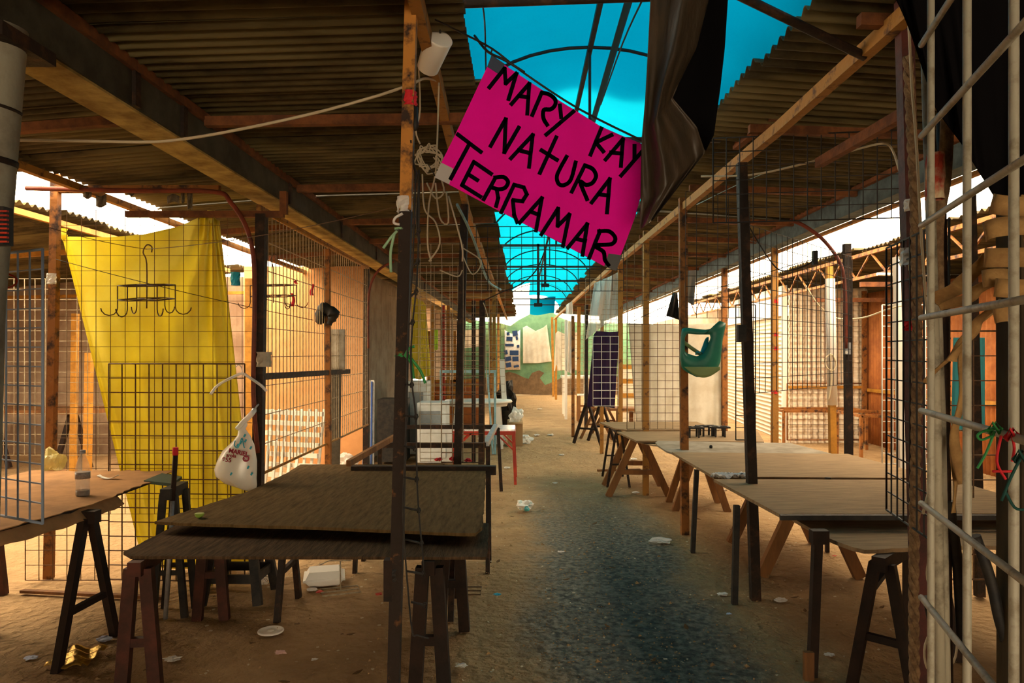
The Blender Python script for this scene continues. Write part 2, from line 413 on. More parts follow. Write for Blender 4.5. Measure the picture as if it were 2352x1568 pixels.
# purlins under the roofs
k = 1
for y in (1.2, 2.7, 4.3, 6.05, 7.6, 8.9, 10.3, 12, 14, 16.5, 19, 22, 25):
    mb = MB(); mb.bar((-1.84,y,3.04), (-.3,y+.03,3.07), .05, .055); S(mb.build('trim_purlin_left_%d' % k, M_purlin))
    mb = MB(); mb.bar((1.5,y+.6,3.18), (3.0,y+.6,3.13), .05, .055); S(mb.build('trim_purlin_right_%d' % k, M_purlin)); k += 1
for y in (2.6, 4.05, 7.4, 9.3):
    mb = MB(); mb.bar((-3.2,y,2.89), (-2.08,y,2.98), .05, .05); S(mb.build('trim_purlin_outer_%d' % k, M_purlin)); k += 1
mb = MB(); mb.bar((-3.3,1.5,2.93), (-3.32,11.3,2.93), .05, .05); S(mb.build('trim_roof_edge', M_gold))
mb = MB(); mb.bar(P(1690,335,5.6), P(1790,255,4.9), .05, .06); S(mb.build('trim_right_brace', M_purlin))
mb = MB(); mb.bar(P(1880,375,4.9), P(2070,265,3.9), .05, .06); S(mb.build('trim_right_brace_long', M_purlin))
mb = MB(); mb.bar((4.8,3,3.08), (4.8,21,3.08), .05, .05); mb.bar((4.8,3,2.76), (4.8,21,2.76), .04, .04)
for i in range(40): mb.bar((4.8,3+i*.45,2.76 if i % 2 else 3.08), (4.8,3.45+i*.45,3.08 if i % 2 else 2.76), .022)
S(mb.build('trim_truss_right', M_rust))
mb = MB(); mb.bar((4.2,9.2,2.55), (6.6,9.2,2.55), .05, .06); mb.bar((4.4,11.2,2.5), (6.6,11.2,2.5), .05, .06)
S(mb.build('trim_shed_right', M_purlin))
mb = MB(); mb.bar((-5,7,3.1), (-5,12.6,3.1), .05, .06); mb.bar((-8,9.5,2.85), (-5,9.5,3.05), .05, .06); mb.bar((-9,12.4,2.62), (-2.5,12.4,2.75), .06, .05)
S(mb.build('trim_shed_left', M_yelp))

# ================================================================== CANOPY
def tarp(name, label, y0, y1, dz, m, n=40):
    mb = MB(); ys = n
    def fn(u, v):
        a = math.pi*v; y = y0+(y1-y0)*u
        scal = 1-.02*abs(math.sin(math.pi*y/2.1))
        x = .50-1.0*math.cos(a); z = 3.34+dz+(.68*scal)*math.sin(a)**.85
        return (x, y, z)
    mb.surf(fn, ys, 26); return tag(mb.build(name, m), label, 'tarpaulin')
tarp('tarpaulin', 'long translucent blue tarpaulin arched over the aisle', 2.0, 24.5, .02, M_tarp, 150)
mb = MB()
def fn2(u, v):
    a = math.pi*v; y = 1.5+(6.1+.55*math.sin(a)-1.5)*u+.12*math.sin(a*7)*u
    return (.50-1.02*math.cos(a), y, 3.42+.70*math.sin(a)**.85)
mb.surf(fn2, 40, 30); tag(mb.build('tarpaulin', M_tarp2), 'darker second layer of blue tarpaulin over the near end of the arch', 'tarpaulin')
mb = MB(); mb.surf(lambda u, v: (.50-1.0*math.cos(math.pi*(.42+.58*v)), 24.4+5.3*u, 3.36+.66*math.sin(math.pi*(.42+.58*v))**.85), 20, 16)
tag(mb.build('tarpaulin', M_tarp), 'far half width of blue tarpaulin reaching the back wall', 'tarpaulin')
mb = MB(); mb.surf(lambda u, v: (.28+.95*u, 27.5+1.2*v, 3.9-.25*u*u-.55*v-.18*math.sin(3*u+1)), 10, 10)
tag(mb.build('tarpaulin', M_tarp), 'torn blue tarpaulin end hanging before the green back wall', 'tarpaulin')
hoop_ys = [3.3, 5.5, 8.2, 10.9, 13.6, 16.3, 19, 21.7, 24.4]
names = ['nearest', 'second', 'third', 'fourth', 'fifth', 'sixth', 'seventh', 'eighth', 'farthest']
for i, y in enumerate(hoop_ys):
    t = T('canopy_hoop', '%s dark steel hoop with cross bar carrying the blue tarpaulin' % names[i], 'hoop', (.5, y, 3.3), 'canopy hoops')
    mb = MB(); mb.tube([(.50-.97*math.cos(math.pi*k/20), y, 3.3+.67*math.sin(math.pi*k/20)**.85) for k in range(21)], .013, 6)
    mb.build('arch', M_black, t)
    if i == 0: mb = MB(); mb.tube([(-.47,y,3.25), (.95,y,3.3), (1.62,y+.2,3.10)], .022, 8); mb.build('cross_bar', M_dark, t)
    else: mb = MB(); mb.bar((-.47,y,3.28), (1.47,y,3.28), .035); mb.build('cross_bar', M_black, t)
    mb = MB(); mb.bar((.5,y,3.96), (.5,y,3.28), .02); mb.build('strut', M_black, t)
mb = MB(); mb.bar((.5,1.5,3.95), (.5,24.5,3.95), .035); tag(mb.build('ridge_pole', M_black), 'dark ridge pole running under the top of the blue tarpaulin', 'pole')
mb = MB(); mb.surf(lambda u, v: (.62+.05*u, 1.6+7*v, 3.86-.06*v), 1, 8, th=(0,0,.003)); tag(mb.build('strap', mat('teal grey strap', (.03,.09,.12), rough=.8)), 'flat strap stretched lengthwise just below the blue tarpaulin', 'strap')
# electric lines hanging in the aisle
mb = MB(); mb.tube(smooth([P(1000,45,3.0), P(1060,75,2.8), P(1131,112,2.62), P(1200,165,2.62), P(1330,250,2.62), P(1480,325,2.5)]), .004, 5); mb.tube(smooth([P(1090,82,2.75), P(1120,118,2.63), P(1160,138,2.6), P(1205,166,2.62)]), .005, 5)
tag(mb.build('wire', M_wired), 'thin dark wire strung above the pink cardboard sign', 'wire')
mb = MB(); mb.tube(smooth([P(1105,-10,3.3), P(1113,50,3.3), P(1116,160,3.3), P(1117,190,3.3)]), .004, 5)
tag(mb.build('wire', M_wired), 'vertical wire hanging down beside the left corrugated roof edge', 'wire')
mb = MB(); mb.tube(smooth([P(1478,-5,3.6), P(1430,100,4.2), P(1380,240,5.4)]), .005, 5)
tag(mb.build('wire', M_wired), 'dark wire slanting away under the top of the blue arch', 'wire')
mb = MB(); mb.tube(smooth([P(1108,692,9.4), P(1150,672,9.2), P(1200,650,9), P(1240,605,8.7), (.38,8.2,3.28)]), .008, 5)
tag(mb.build('cable', M_wired), 'cable sagging across the aisle below the blue arch', 'cable')
for (a, lb) in (((1236,560,700), 'dark lamp pendant rod'), ((1252,565,655), 'short dark pendant rod')):
    mb = MB(); mb.bar(P(a[0],a[1],10.9), P(a[0],a[2],10.9), .035); mb.box(P(a[0],a[2],10.9), (.12,.05,.05))
    tag(mb.build('hanging_rod', M_wired), lb+' hanging under the blue arch', 'rod')

# ================================================================== POSTS
def post(label, px0, py0, px1, py1, wpx, m, group='stall posts', Y=None, name='stall_post'):
    """top pixel, foot pixel on the ground (or depth Y with the foot at z=0)"""
    if Y is None: Y = F*H/(py1-CY)
    a = P(px0, py0, Y); b = P(px1, CY+F*H/Y, Y); b.z = -.01
    mb = MB(); mb.bar(b, a, W(wpx, Y), up=(0,1,0)); return tag(mb.build(name, m), label, 'post', group)
t = T('stall_post', 'rusty steel post, ochre above and darkened as in shade below, in front of the near plywood table', 'post', (P(901,0,3.0).x,3.0,0), 'stall posts')
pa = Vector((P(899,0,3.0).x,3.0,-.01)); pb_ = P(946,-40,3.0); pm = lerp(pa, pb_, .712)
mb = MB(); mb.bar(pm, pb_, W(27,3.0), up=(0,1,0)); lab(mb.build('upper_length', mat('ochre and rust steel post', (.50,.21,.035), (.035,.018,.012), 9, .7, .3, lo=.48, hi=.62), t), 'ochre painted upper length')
mb = MB(); mb.bar(pa, pm, W(27,3.0), up=(0,1,0)); lab(mb.build('lower_length', mat('rust specked post with shade painted in', (.022,.012,.008), (.20,.08,.02), 14, .75, .3, lo=.58, hi=.72), t), 'rust specked lower length with shade put into its colour')  # shade of the unlit lower half is put into its colour, with rust specks
post('brown rusty post behind the near plywood table', 1067, 470, 1046, 0, 17, M_dark, Y=6.55)
post('slim brown post left of the red folding table', 1108, 690, 1105, 0, 13, M_dark, Y=9.4)
post('rusty post beside the yellow sheet with the bag hung on it', 601, 492, 590, 0, 22, M_dark, Y=5.6)
post('ochre post at the far left edge of the yellow sheet', 129, 400, 112, 1325, 17, M_rust)
post('slim rusty post halfway along the left wire mesh', 751, 572, 755, 0, 13, M_rust, Y=7.5)
post('dark post at the far corner of the left wire mesh', 842, 618, 840, 0, 12, M_dark, Y=9.5)
post('bright orange pipe post behind the right edge of the yellow sheet', 574, 640, 574, 0, 17, M_yelp, Y=8.3)
post('orange pole by the far left trestle table', 173, 720, 168, 0, 12, M_yelp, Y=10.6)
post('tall orange pole in the left yard near the sheet', 205, 810, 200, 0, 14, M_yelp, Y=10.2)
post('red brown post with a rope wound along it', 2075, -20, 2120, 0, 30, mat('maroon post', (.10,.022,.016), (.05,.015,.012), 10, .6, .2), Y=3.25)
post('dark rusty post rising through the gap between right boards', 1703, 375, 1735, 1375, 21, M_dark)
post('rusty post carrying the torn green basket', 1568, 455, 1573, 1225, 17, M_rust)
post('ochre post left of the torn green basket', 1484, 530, 1483, 1135, 13, M_gold)
post('ochre post right of the dark purple cloth', 1425, 590, 1424, 1070, 11, M_gold)
post('thin post left of the dark purple cloth', 1383, 690, 1382, 1040, 8, M_gold)
post('thin dark post before the far white table', 1347, 700, 1346, 985, 8, M_dark)
post('orange post near the far right sawhorse', 1330, 705, 1328, 965, 8, M_gold)
post('dark brown post with a bent red pipe on its head', 1945, 560, 1951, 0, 15, M_dark, Y=6.95)
post('ochre post with red tape bands before the roller shutter', 1779, 560, 1780, 0, 13, M_gold, Y=9.0)
post('rusty post left of the roller shutter', 1664, 600, 1664, 0, 12, M_rust, Y=11.2)
post('yellow post wrapped white at its top before the cream panel', 1905, 612, 1915, 0, 14, M_yelp, Y=8.3)
post('white and blue taped pole before the brown corrugated wall', 2063, 590, 2075, 0, 18, M_plast, Y=7.0)
post('far yellow post nearer the aisle centre by the back wall', 1268, 728, 1271, 905, 5, M_yelp, Y=29)
post('far yellow post closest to the second white sheet', 1277, 728, 1277, 905, 5, M_yelp, Y=27)
post('rusty post behind the near wire rack', 2228, 440, 2250, 0, 18, M_dark, Y=5.2)
# more posts of the far stalls
for (px, y0, Y, wp, m, lb) in ((1135,650,14,8,M_gold,'slim ochre post behind the white plastic table'), (1127,690,17,6,M_gold,'thin ochre post above the black rubbish bag'), (1145,720,20.5,5,M_gold,'thinnest ochre post beside the printed poster'),
                               (1088,690,11.5,9,M_dark,'dark slim post between the blue rack uprights'), (993,700,13,8,M_yelp,'orange slim post behind the grey appliances'), (1018,700,15,8,M_redp,'red slim post in the far left stall'),
                               (1030,700,15.6,7,M_yelp,'orange slim post with shelves in the far left stall'), (1300,735,19,6,M_plast,'white slim pole before the second white sheet'), (1316,725,15,7,M_rust,'rusty slim post beside the far white table')):
    post(lb, px, y0, px, 0, wp, m, Y=Y, group='far stall posts')

# red bent conduits
def pipe(name, pts, r, m, label, cat='pipe', n=8, k=5):
    mb = MB(); mb.tube(smooth(pts, k), r, n); return tag(mb.build(name, m), label, cat)
M_cond = mat('red brown conduit', (.20,.035,.015), (.12,.025,.012), 8, .5)
pipe('bent_pipe', [P(60,432,5.5), P(300,438,5.5), P(490,440,5.5), P(530,465,5.5), P(565,520,5.5), P(582,590,5.5), P(585,700,5.5), P(582,900,5.5), P(592,1040,5.5)], .018, M_cond, 'red brown pipe bending down along the post by the yellow sheet')
pipe('bent_pipe', [P(1815,505,6.85), P(1850,520,6.85), P(1895,555,6.85), P(1932,610,6.85), P(1941,680,6.85), P(1943,800,6.85)], .018, M_cond, 'red brown pipe bending into the dark post before the cream panel')
pipe('bent_pipe', [P(905,600,9.45), P(870,620,9.45), P(850,660,9.45), P(845,720,9.45), P(846,800,9.45)], .016, M_cond, 'thin red brown pipe curving at the far corner of the left mesh')
mb = MB(); mb.bar(P(290,492,5.6), P(652,492,5.6), .045); mb.bar(P(652,492,5.6), P(652,440,5.6), .05)
tag(mb.build('cross_rail', M_purlin), 'orange steel rail above the yellow sheet', 'rail')
mb = MB(); mb.bar(P(128,435,5.62), P(505,434,5.62), .05)
tag(mb.build('cross_rail', M_rust), 'rusty rail with rag strips just under the left roof', 'rail')
for (x, y, w_, h_) in ((200,452,20,16),(232,462,24,26),(300,452,18,10),(398,462,28,18),(436,455,12,40),(420,455,8,24)):
    mb = MB(); mb.surf(lambda u, v: P(x-w_/2+w_*u, y-14+h_*v+3*math.sin(5*u+x), 5.57+.02*math.sin(9*u+3*v)), 6, 6, th=.004)
    tag(mb.build('rag_strip', mat('grey rag', (.10,.075,.04), (.2,.15,.09), 20, .9)), 'scrap of rag tied on the rusty rail under the left roof', 'rag', 'rags on the rail')
# left round column
t = T('column', 'pale round column holding the left roof beam', 'column', (-2.02,2.75,0)); t['kind'] = 'thing'
mb = MB(); mb.tube([P(-98,2000,2.72)*1, P(-62,700,2.72), P(-12,100,2.72), P(-8,60,2.72)], .100, 24)
mb.build('shaft', M_col, t)
mb = MB(); mb.tube([P(-36,372,2.72), P(-34,358,2.72)], .105, 24); mb.build('band', M_dark, t)
mb = MB(); mb.tube([P(-25,250,2.72), P(-24,243,2.72)], .103, 24); mb.build('band', M_dark, t)
mb = MB(); mb.box((-1.97,2.74,2.84), (.30,.30,.05)); mb.build('capital', M_dark, t)

# ================================================================== WIRE MESH PANELS
def mesh_panel(name, label, O, U, V, nu, nv, r, m, frame=0, fm=None, group='wire mesh panels', jit=0.0):
    O = Vector(O); U = Vector(U); V = Vector(V)
    R = random.Random(label)
    t = T(name, label, 'wire mesh', O, group)
    mb = MB()
    nrm = U.cross(V).normalized()
    for i in range(nu+1):
        if frame and i in (0, nu): continue
        a = O+U*(i/nu)+nrm*r; mb.bar(a+nrm*R.uniform(-jit,jit), a+V+nrm*R.uniform(-jit,jit), r*2)
    for j in range(nv+1):
        if frame and j in (0, nv): continue
        a = O+V*(j/nv)-nrm*r; mb.bar(a, a+U, r*2)
    mb.build('wire_grid', m, t)
    if frame:
        mb = MB()
        for a, b in ((O,O+U),(O+U,O+U+V),(O+U+V,O+V),(O+V,O)): mb.tube([a, b], frame, 6)
        mb.build('frame', fm or m, t)
    return t
def panel_px(label, x0, y0, x1, y1, Y, cell, r, m, frame=0, Y2=None, **k):
    """panel facing the camera, top-left/bottom-right pixels, cell in metres"""
    Y2 = Y2 or Y
    a = P(x0, y1, Y); b = P(x1, y1, Y2); b.z = a.z; V = Vector((0,0,P(x0,y0,Y).z-a.z)); U = b-a
    return mesh_panel('mesh_panel', label, a, U, V, max(1, round(U.length/cell)), max(1, round(V.length/cell)), r, m, frame, **k)
# left side
panel_px('dark framed wire panel standing before the yellow sheet', 250, 835, 562, 1330, 5.48, .105, .0035, M_wire, .006, Y2=5.42, fm=M_wire)
panel_px('tall thin wire mesh hung across the yellow sheet', 120, 482, 590, 1180, 5.62, .115, .0016, M_wire, 0)
panel_px('low brown wire mesh standing on the ground at left', 58, 1195, 250, 1332, 5.5, .11, .0022, M_wire, .004)
panel_px('pale wire mesh in the far left yard', -40, 640, 250, 1045, 6.4, .09, .0022, M_wirel, 0)
panel_px('pale blue wire rack hanging over the left cardboard table', -60, 590, 98, 1172, 3.3, .082, .0028, M_wireb, .006, Y2=3.05)
mesh_panel('mesh_panel', 'long pale wire mesh wall beside the near plywood table', (-1.98,5.66,.78), (0,3.85,0), (0,0,2.0), 42, 9, .003, M_wirel, .011, fm=M_gold)
mb = MB(); mb.bar((-1.97,5.6,1.52), (-1.97,8.4,1.49), .035, .05); tag(mb.build('cross_rail', M_dark), 'dark rail halfway up the long pale mesh wall', 'rail')
mb = MB(); mb.bar((-2.0,5.6,2.80), (-2.0,9.6,2.80), .03, .04); tag(mb.build('cross_rail', M_gold), 'ochre rail along the top of the long pale mesh wall', 'rail')
panel_px('upright wire mesh on the left of the aisle behind the rusty post', 965, 560, 1064, 1060, 6.52, .085, .0022, M_wirel, 0)
panel_px('framed dark wire mesh between the two left aisle posts', 1014, 728, 1112, 1062, 6.59, .085, .0025, M_wire, .005)
panel_px('far wire mesh across the grey appliances', 925, 610, 1160, 900, 9.44, .10, .003, M_wirel, 0)
panel_px('farthest left mesh behind the white plastic table', 1000, 720, 1150, 930, 14.03, .10, .004, M_wire, 0)
panel_px('wire mesh spanning the aisle under the blue arch', 1068, 520, 1432, 668, 6.56, .10, .0028, M_wired, 0)
# right side
panel_px('high dark wire mesh under the right corrugated roof', 1638, 318, 2080, 512, 5.0, .088, .0028, M_wired, .005, Y2=4.8)
panel_px('dark wire mesh left of the dark rusty right post', 1575, 440, 1722, 730, 6.8, .095, .0026, M_wired, 0)
panel_px('hanging mesh sheet beside the rusty basket post', 1440, 560, 1580, 985, 8.8, .095, .0028, M_wire, .004)
panel_px('dark wire mesh hanging in front of the roller shutter', 1715, 515, 1957, 905, 5.16, .105, .0022, M_wired, 0, Y2=6.91)
panel_px('slanted narrow mesh beside the dark rusty right post', 1690, 700, 1735, 1010, 5.16, .085, .0025, M_wired, .004)
panel_px('black framed mesh hanging beside the roped post', 2036, 570, 2180, 1170, 3.45, .086, .0028, M_wired, .005, Y2=2.7)
panel_px('white wire mesh before the brown corrugated wall', 2026, 700, 2150, 1065, 7.045, .10, .004, M_wirew, .008)
panel_px('mesh behind the dark purple cloth reaching the ochre post', 1425, 690, 1490, 1005, 11.2, .10, .003, M_wirel, 0)
panel_px('pale mesh above the dark purple cloth', 1345, 640, 1427, 770, 11.1, .08, .003, M_wirel, 0)
panel_px('white coated grid hanging over the dark purple cloth', 1362, 772, 1421, 932, 11.03, .11, .004, M_wirew, .004)
panel_px('low rusty mesh leaning on the cream panel', 1808, 880, 1985, 1010, 14.06, .10, .0025, M_wire, .012, fm=M_rust)
panel_px('wire mesh over the upper part of the cream panel', 1812, 690, 1985, 880, 14.06, .10, .002, M_wire, 0)
panel_px('rusty mesh with blue sheet behind the near wire rack', 2180, 760, 2290, 1330, 4.6, .16, .0035, M_wire, .006)
panel_px('far right mesh screen by the stacked far tables', 1290, 740, 1420, 900, 19.03, .11, .005, M_wirel, 0)

# ================================================================== BOARDS AND TRESTLES
def sawhorse(label, A, B, spread, m, leg=.05, brace=True, beamw=.07, group='sawhorses', name='sawhorse', inset=.06):
    """A,B: ends of the beam's top (world)"""
    A = Vector(A); B = Vector(B); d = (B-A).normalized(); n = Vector((-d.y, d.x, 0)).normalized()
    t = T(name, label, 'trestle', ((A.x+B.x)/2, (A.y+B.y)/2, 0), group)
    mb = MB(); mb.bar(A-Vector((0,0,beamw/2)), B-Vector((0,0,beamw/2)), beamw*.9, beamw); mb.build('beam', m, t)
    for e, s in ((A,1), (B,-1)):
        c = e+d*inset*s-Vector((0,0,beamw*.6))
        for k in (-1,1):
            foot = Vector((c.x, c.y, -.01))+n*spread*k
            mb = MB(); mb.bar(c+n*.035*k, foot, leg, leg*.8, up=d); mb.build('leg', m, t)
        if brace:
            zb = .28; f = 1-zb/c.z
            mb = MB(); mb.bar(Vector((c.x,c.y,zb))+n*(spread*f), Vector((c.x,c.y,zb))-n*(spread*f), leg*.6, leg*.7); mb.build('brace', m, t)
    return t
def board(label, pts, th, m, group='loose table boards', name='plywood_board', cat='board', rag=0, seed=1):
    """pts: world (x,y,z) corners of the upper face, counter-clockwise"""
    R = random.Random(seed); poly = []
    n = len(pts)
    for i in range(n):
        a = Vector(pts[i]); b = Vector(pts[(i+1)%n]); k = max(1, int((b-a).length/.05)) if rag else 1
        for j in range(k):
            p = lerp(a, b, j/k)
            if rag and j: p += Vector((R.uniform(-rag,rag), R.uniform(-rag,rag), 0))
            poly.append(p)
    mb = MB(); mb.prism([tuple(p) for p in poly], -th, 0); return tag(mb.build(name, m), label, cat, group)
# near left: lower and upper boards
zl = .70
def Gz(px, py, z): return G(px, py, z)
lowpts = [Gz(1116,1279,zl), Gz(1121,1262,zl), Vector((-.20,4.35,zl)), Vector((-2.02,4.6,zl)), Gz(300,1259,zl), Gz(283,1267,zl), Gz(300,1277,zl)]
board('lower worn plywood board at the near left, riddled with nail holes', lowpts, .014, M_ply2, rag=.004, seed=3)
zu = .765
uppts = [Gz(1092,1224,zu), Gz(1108,1210,zu), Gz(1117,1066,zu), Gz(690,1066,zu), Gz(660,1085,zu), Gz(570,1128,zu), Gz(355,1197,zu), Gz(420,1201,zu), Gz(700,1209,zu), Gz(905,1217,zu), Gz(1050,1224,zu)]
board('large dusty plywood board lying on top at the near left', uppts, .016, M_ply, rag=.004, seed=4)
sawhorse('red brown sawhorse under the left corner of the lower board', (-1.88,3.58,.685), (-2.0,4.8,.685), .085, M_red, .06)
sawhorse('dark sawhorse under the near right end of the lower board', (-.46,3.6,.685), (-.43,4.62,.685), .075, M_woodd, .065)
sawhorse('brown sawhorse under the middle of the large dusty board', (-1.62,4.93,.735), (-.40,4.95,.735), .24, M_dark, .045)
sawhorse('bare rusty sawhorse right behind the large dusty board', (-1.36,5.9,.80), (-.21,5.9,.80), .16, M_dark, .04)
sawhorse('dark sawhorse under the small green board by the steel pole', (-2.28,4.72,.83), (-2.30,5.02,.83), .10, M_black, .04)
# bare table frame behind
t = T('bare_trestle', 'empty brown table frame with a pale side rail on the left of the aisle', 'table frame', (-.9,8.2,0))
A1 = G(1140,1022,.79); 
mb = MB(); mb.bar((-1.40,7.3,.79), (-.36,7.3,.79), .05); mb.build('front_rail', M_dark, t)
mb = MB(); mb.bar((-1.46,9.1,.79), (-.33,9.1,.79), .05); mb.build('back_rail', M_dark, t)
mb = MB(); mb.bar((-.36,7.3,.80), (-.33,9.1,.80), .05); lab(mb.build('side_rail', M_steel, t), 'pale grey side rail')
for (x, y, x2) in ((-.34,7.3,-.34), (-.30,9.1,-.26), (-1.40,7.3,-1.42), (-1.46,9.1,-1.46)):
    mb = MB(); mb.bar((x,y,.78), (x2,y,0), .04, up=(0,1,0)); mb.build('leg', M_dark, t)
mb = MB(); mb.bar(P(800,1064,5.95), P(912,1000,7.2), .035, .05); tag(mb.build('timber_batten', M_wood), 'pale timber batten leaning behind the large dusty board', 'batten')
# left cardboard-topped table
zt = .83
tl = T('market_table', 'cardboard covered table at the left edge with a bottle on it', 'table', (-3.0,4.6,0))
mb = MB(); pts = [(-3.6,3.55), (-2.62,3.55), (-2.50,4.1), (-2.52,4.8), (-2.54,5.35), (-3.6,5.4)]
mb.prism(pts, zt-.02, zt-.004); mb.build('tabletop', M_woodd, tl)
mb = MB(); R = random.Random(5); poly = [(-3.62,3.5)]
fr = [(-2.60,3.45), (-2.52,3.9), (-2.46,4.3), (-2.50,4.7), (-2.50,5.05), (-2.58,5.40)]
pl = [(-3.62,3.48)]
for i in range(len(fr)-1):
    a = Vector((*fr[i],0)); b = Vector((*fr[i+1],0))
    for j in range(8): q = lerp(a, b, j/8); pl.append((q.x+R.uniform(-.012,.012), q.y))
for i in range(26): pl.append((-2.56-.04*i, 5.43+(.10 if i % 2 else 0)*R.random()+.02*math.sin(i)))
pl.append((-3.62,5.45))
mb.prism(pl, zt-.002, zt+.003); mb.build('cardboard_cover', M_card, tl)
mb = MB(); mb.surf(lambda u, v: (-2.62+.12*math.sin(2.2*u)+.05*v, 3.45+1.15*u, zt-.012-.06*v-.004*math.sin(30*u)*v), 40, 4, th=(-.004,0,0)); mb.build('cardboard_flap', M_card, tl)
sawhorse('dark sawhorse under the right end of the cardboard covered table', G(225,1172,.805)+Vector((0,0,0)), (-3.3,4.25,.805), .26, M_woodd, .05)
post('dark leg post at the far left edge below the cardboard table', -12, 1180, 8, 1362, 16, M_red, name='prop_post')
board('small green board on the dark sawhorse by the steel pole', [Gz(330,1103,.84), Gz(395,1110,.84), Gz(418,1094,.84), Gz(372,1086,.84)], .02, mat('dark green board', (.03,.05,.03), rough=.8), seed=5)
# far left table
t = T('trestle_table', 'long orange brown table before the beige yard wall', 'table', (-7.2,11.2,0))
mb = MB(); mb.prism([(-8.8,10.8), (-6.3,10.8), (-6.3,11.7), (-8.8,11.7)], .80, .86); mb.build('tabletop', M_wood, t)
for x in (-7.85,-6.65):
    for k in (-1,1): mb = MB(); mb.bar((x+.03*k,10.95,.80), (x+.26*k,10.95,0), .06, up=(0,1,0)); mb.build('leg', M_woodd, t)

# ---- right row of tables
zr = .80
r1 = [Gz(1985,1262,.72), Gz(1958,1256,.72), Gz(1905,1236,.72), Gz(1850,1206,.72), Gz(1808,1180,.72), Vector((3.2,4.55,.72)), Vector((3.2,3.55,.72)), Gz(2260,1252,.72)]
board('nearest right board with a chewed curved corner', r1[::-1][::-1], .02, M_plyr, rag=.006, seed=8)
r2 = [Gz(1790,1180,zr), Gz(1640,1100,zr), Vector((3.05,5.25,zr)), Vector((3.05,4.15,zr))]
board('right board with a straight dark front edge above the chewed one', r2, .02, M_plyr, seed=9)
mb = MB(); a = Gz(1800,1183,zr); mb.bar(a+Vector((-.02,0,-.012)), Vector((3.05,a.y,zr-.012)), .02, .028); tag(mb.build('edge_strip', M_black), 'black strip along the front edge of the straight right board', 'strip')
r2b = [Gz(1640,1094,zr), Gz(1543,1038,zr), Vector((2.9,6.6,zr)), Vector((3.0,5.32,zr))]
board('smooth brown right board behind the crumpled paper', r2b, .02, M_plyr, seed=10)
z3 = .79
r3 = [Gz(1562,1046,z3), Gz(1530,1035,z3), Gz(1510,1022,z3), Gz(1505,1015,z3), Gz(1512,1012,z3), Gz(1815,1017,z3), Gz(1952,1052,z3)]
board('rounded grey board poking out behind the smooth brown one', r3, .015, mat('grey worn board', (.30,.25,.19), (.20,.16,.11), 4, .9, .1), seed=11)
z4 = .77
r4 = [Gz(1462,1012,z4), Gz(1417,991,z4), Gz(1740,989,z4), Gz(1755,1014,z4)]
board('pale board with black stands on it beside the aisle', r4, .018, M_plyr, seed=12)
r4b = [Gz(1500,1022,z4-.03), Gz(1462,1014,z4-.03), Gz(1560,1013,z4-.03), Gz(1540,1024,z4-.03)]
board('small curved board under the pale board with stands', r4b, .012, M_plyr, seed=13)
z5 = .76
r5 = [Gz(1440,987,z5), Gz(1410,983,z5), Gz(1377,969,z5), Gz(1600,968,z5), Gz(1652,987,z5)]
board('farthest right board in the row, near the white sheet', r5, .018, M_plyr, seed=14)
# legs and trestles of the right row
def leg(label, x0, y0, x1, y1, wpx, m): return post(label, x0, y0, x1, y1, wpx, m, group='single prop legs', name='prop_post')
leg('slim black prop leg under the straight right board', 1692, 1160, 1687, 1386, 13, M_black)
leg('slim dark prop leg under the smooth brown board edge', 1600, 1078, 1591, 1266, 10, M_black)
t = T('prop_post', 'dark prop leg with a head block under the chewed board', 'post', G(1865,1552), 'single prop legs')
a = G(1865,1552); b = P(1877,1245,a.y)
mb = MB(); mb.bar(a, b, .045, up=(0,1,0)); mb.build('shaft', M_woodd, t)
mb = MB(); mb.box(b+Vector((.01,0,.03)), (.085,.06,.07)); mb.build('head_block', M_woodd, t)
mb = MB(); mb.box(a+Vector((-.03,-.03,.06)), (.05,.03,.16)); mb.build('foot_block', M_wood, t)
leg('dark prop leg at the far side of the chewed board', 2082, 1262, 2082, 1386, 13, M_woodd)
leg('short rear prop leg seen under the chewed board', 1900, 1225, 1900, 1265, 8, M_woodd)
sawhorse('dark sawhorse under the chewed curved corner', (1.74,3.62,.70), (2.35,4.25,.70), .15, M_woodd, .05)
mb = MB(); mb.bar(P(1988,1372,3.9), P(2068,1268,4.2), .028); tag(mb.build('brace_bar', M_black), 'thin diagonal brace bar below the chewed board', 'bar')
sawhorse('raw wooden sawhorse below the smooth brown board', (2.25,6.7,.765), (2.2,5.6,.765), .37, M_wood, .085, brace=False)
sawhorse('raw wooden sawhorse with wide legs under the pale board', (1.38,8.75,.74), (1.42,9.6,.74), .36, M_wood, .08, brace=True)
sawhorse('raw wooden sawhorse between the pale and rounded boards', (1.92,7.9,.765), (1.95,8.5,.765), .28, M_wood, .07, brace=False)
sawhorse('thin dark metal sawhorse under the farthest right board', (1.22,9.35,.73), (1.25,10.3,.73), .14, M_dark, .03)
mb = MB(); mb.bar(G(1372,1080,.02), G(1470,1078,.02), .05, .03); tag(mb.build('wood_slat', M_wood), 'wooden slat lying on the ground by the metal sawhorse', 'slat')
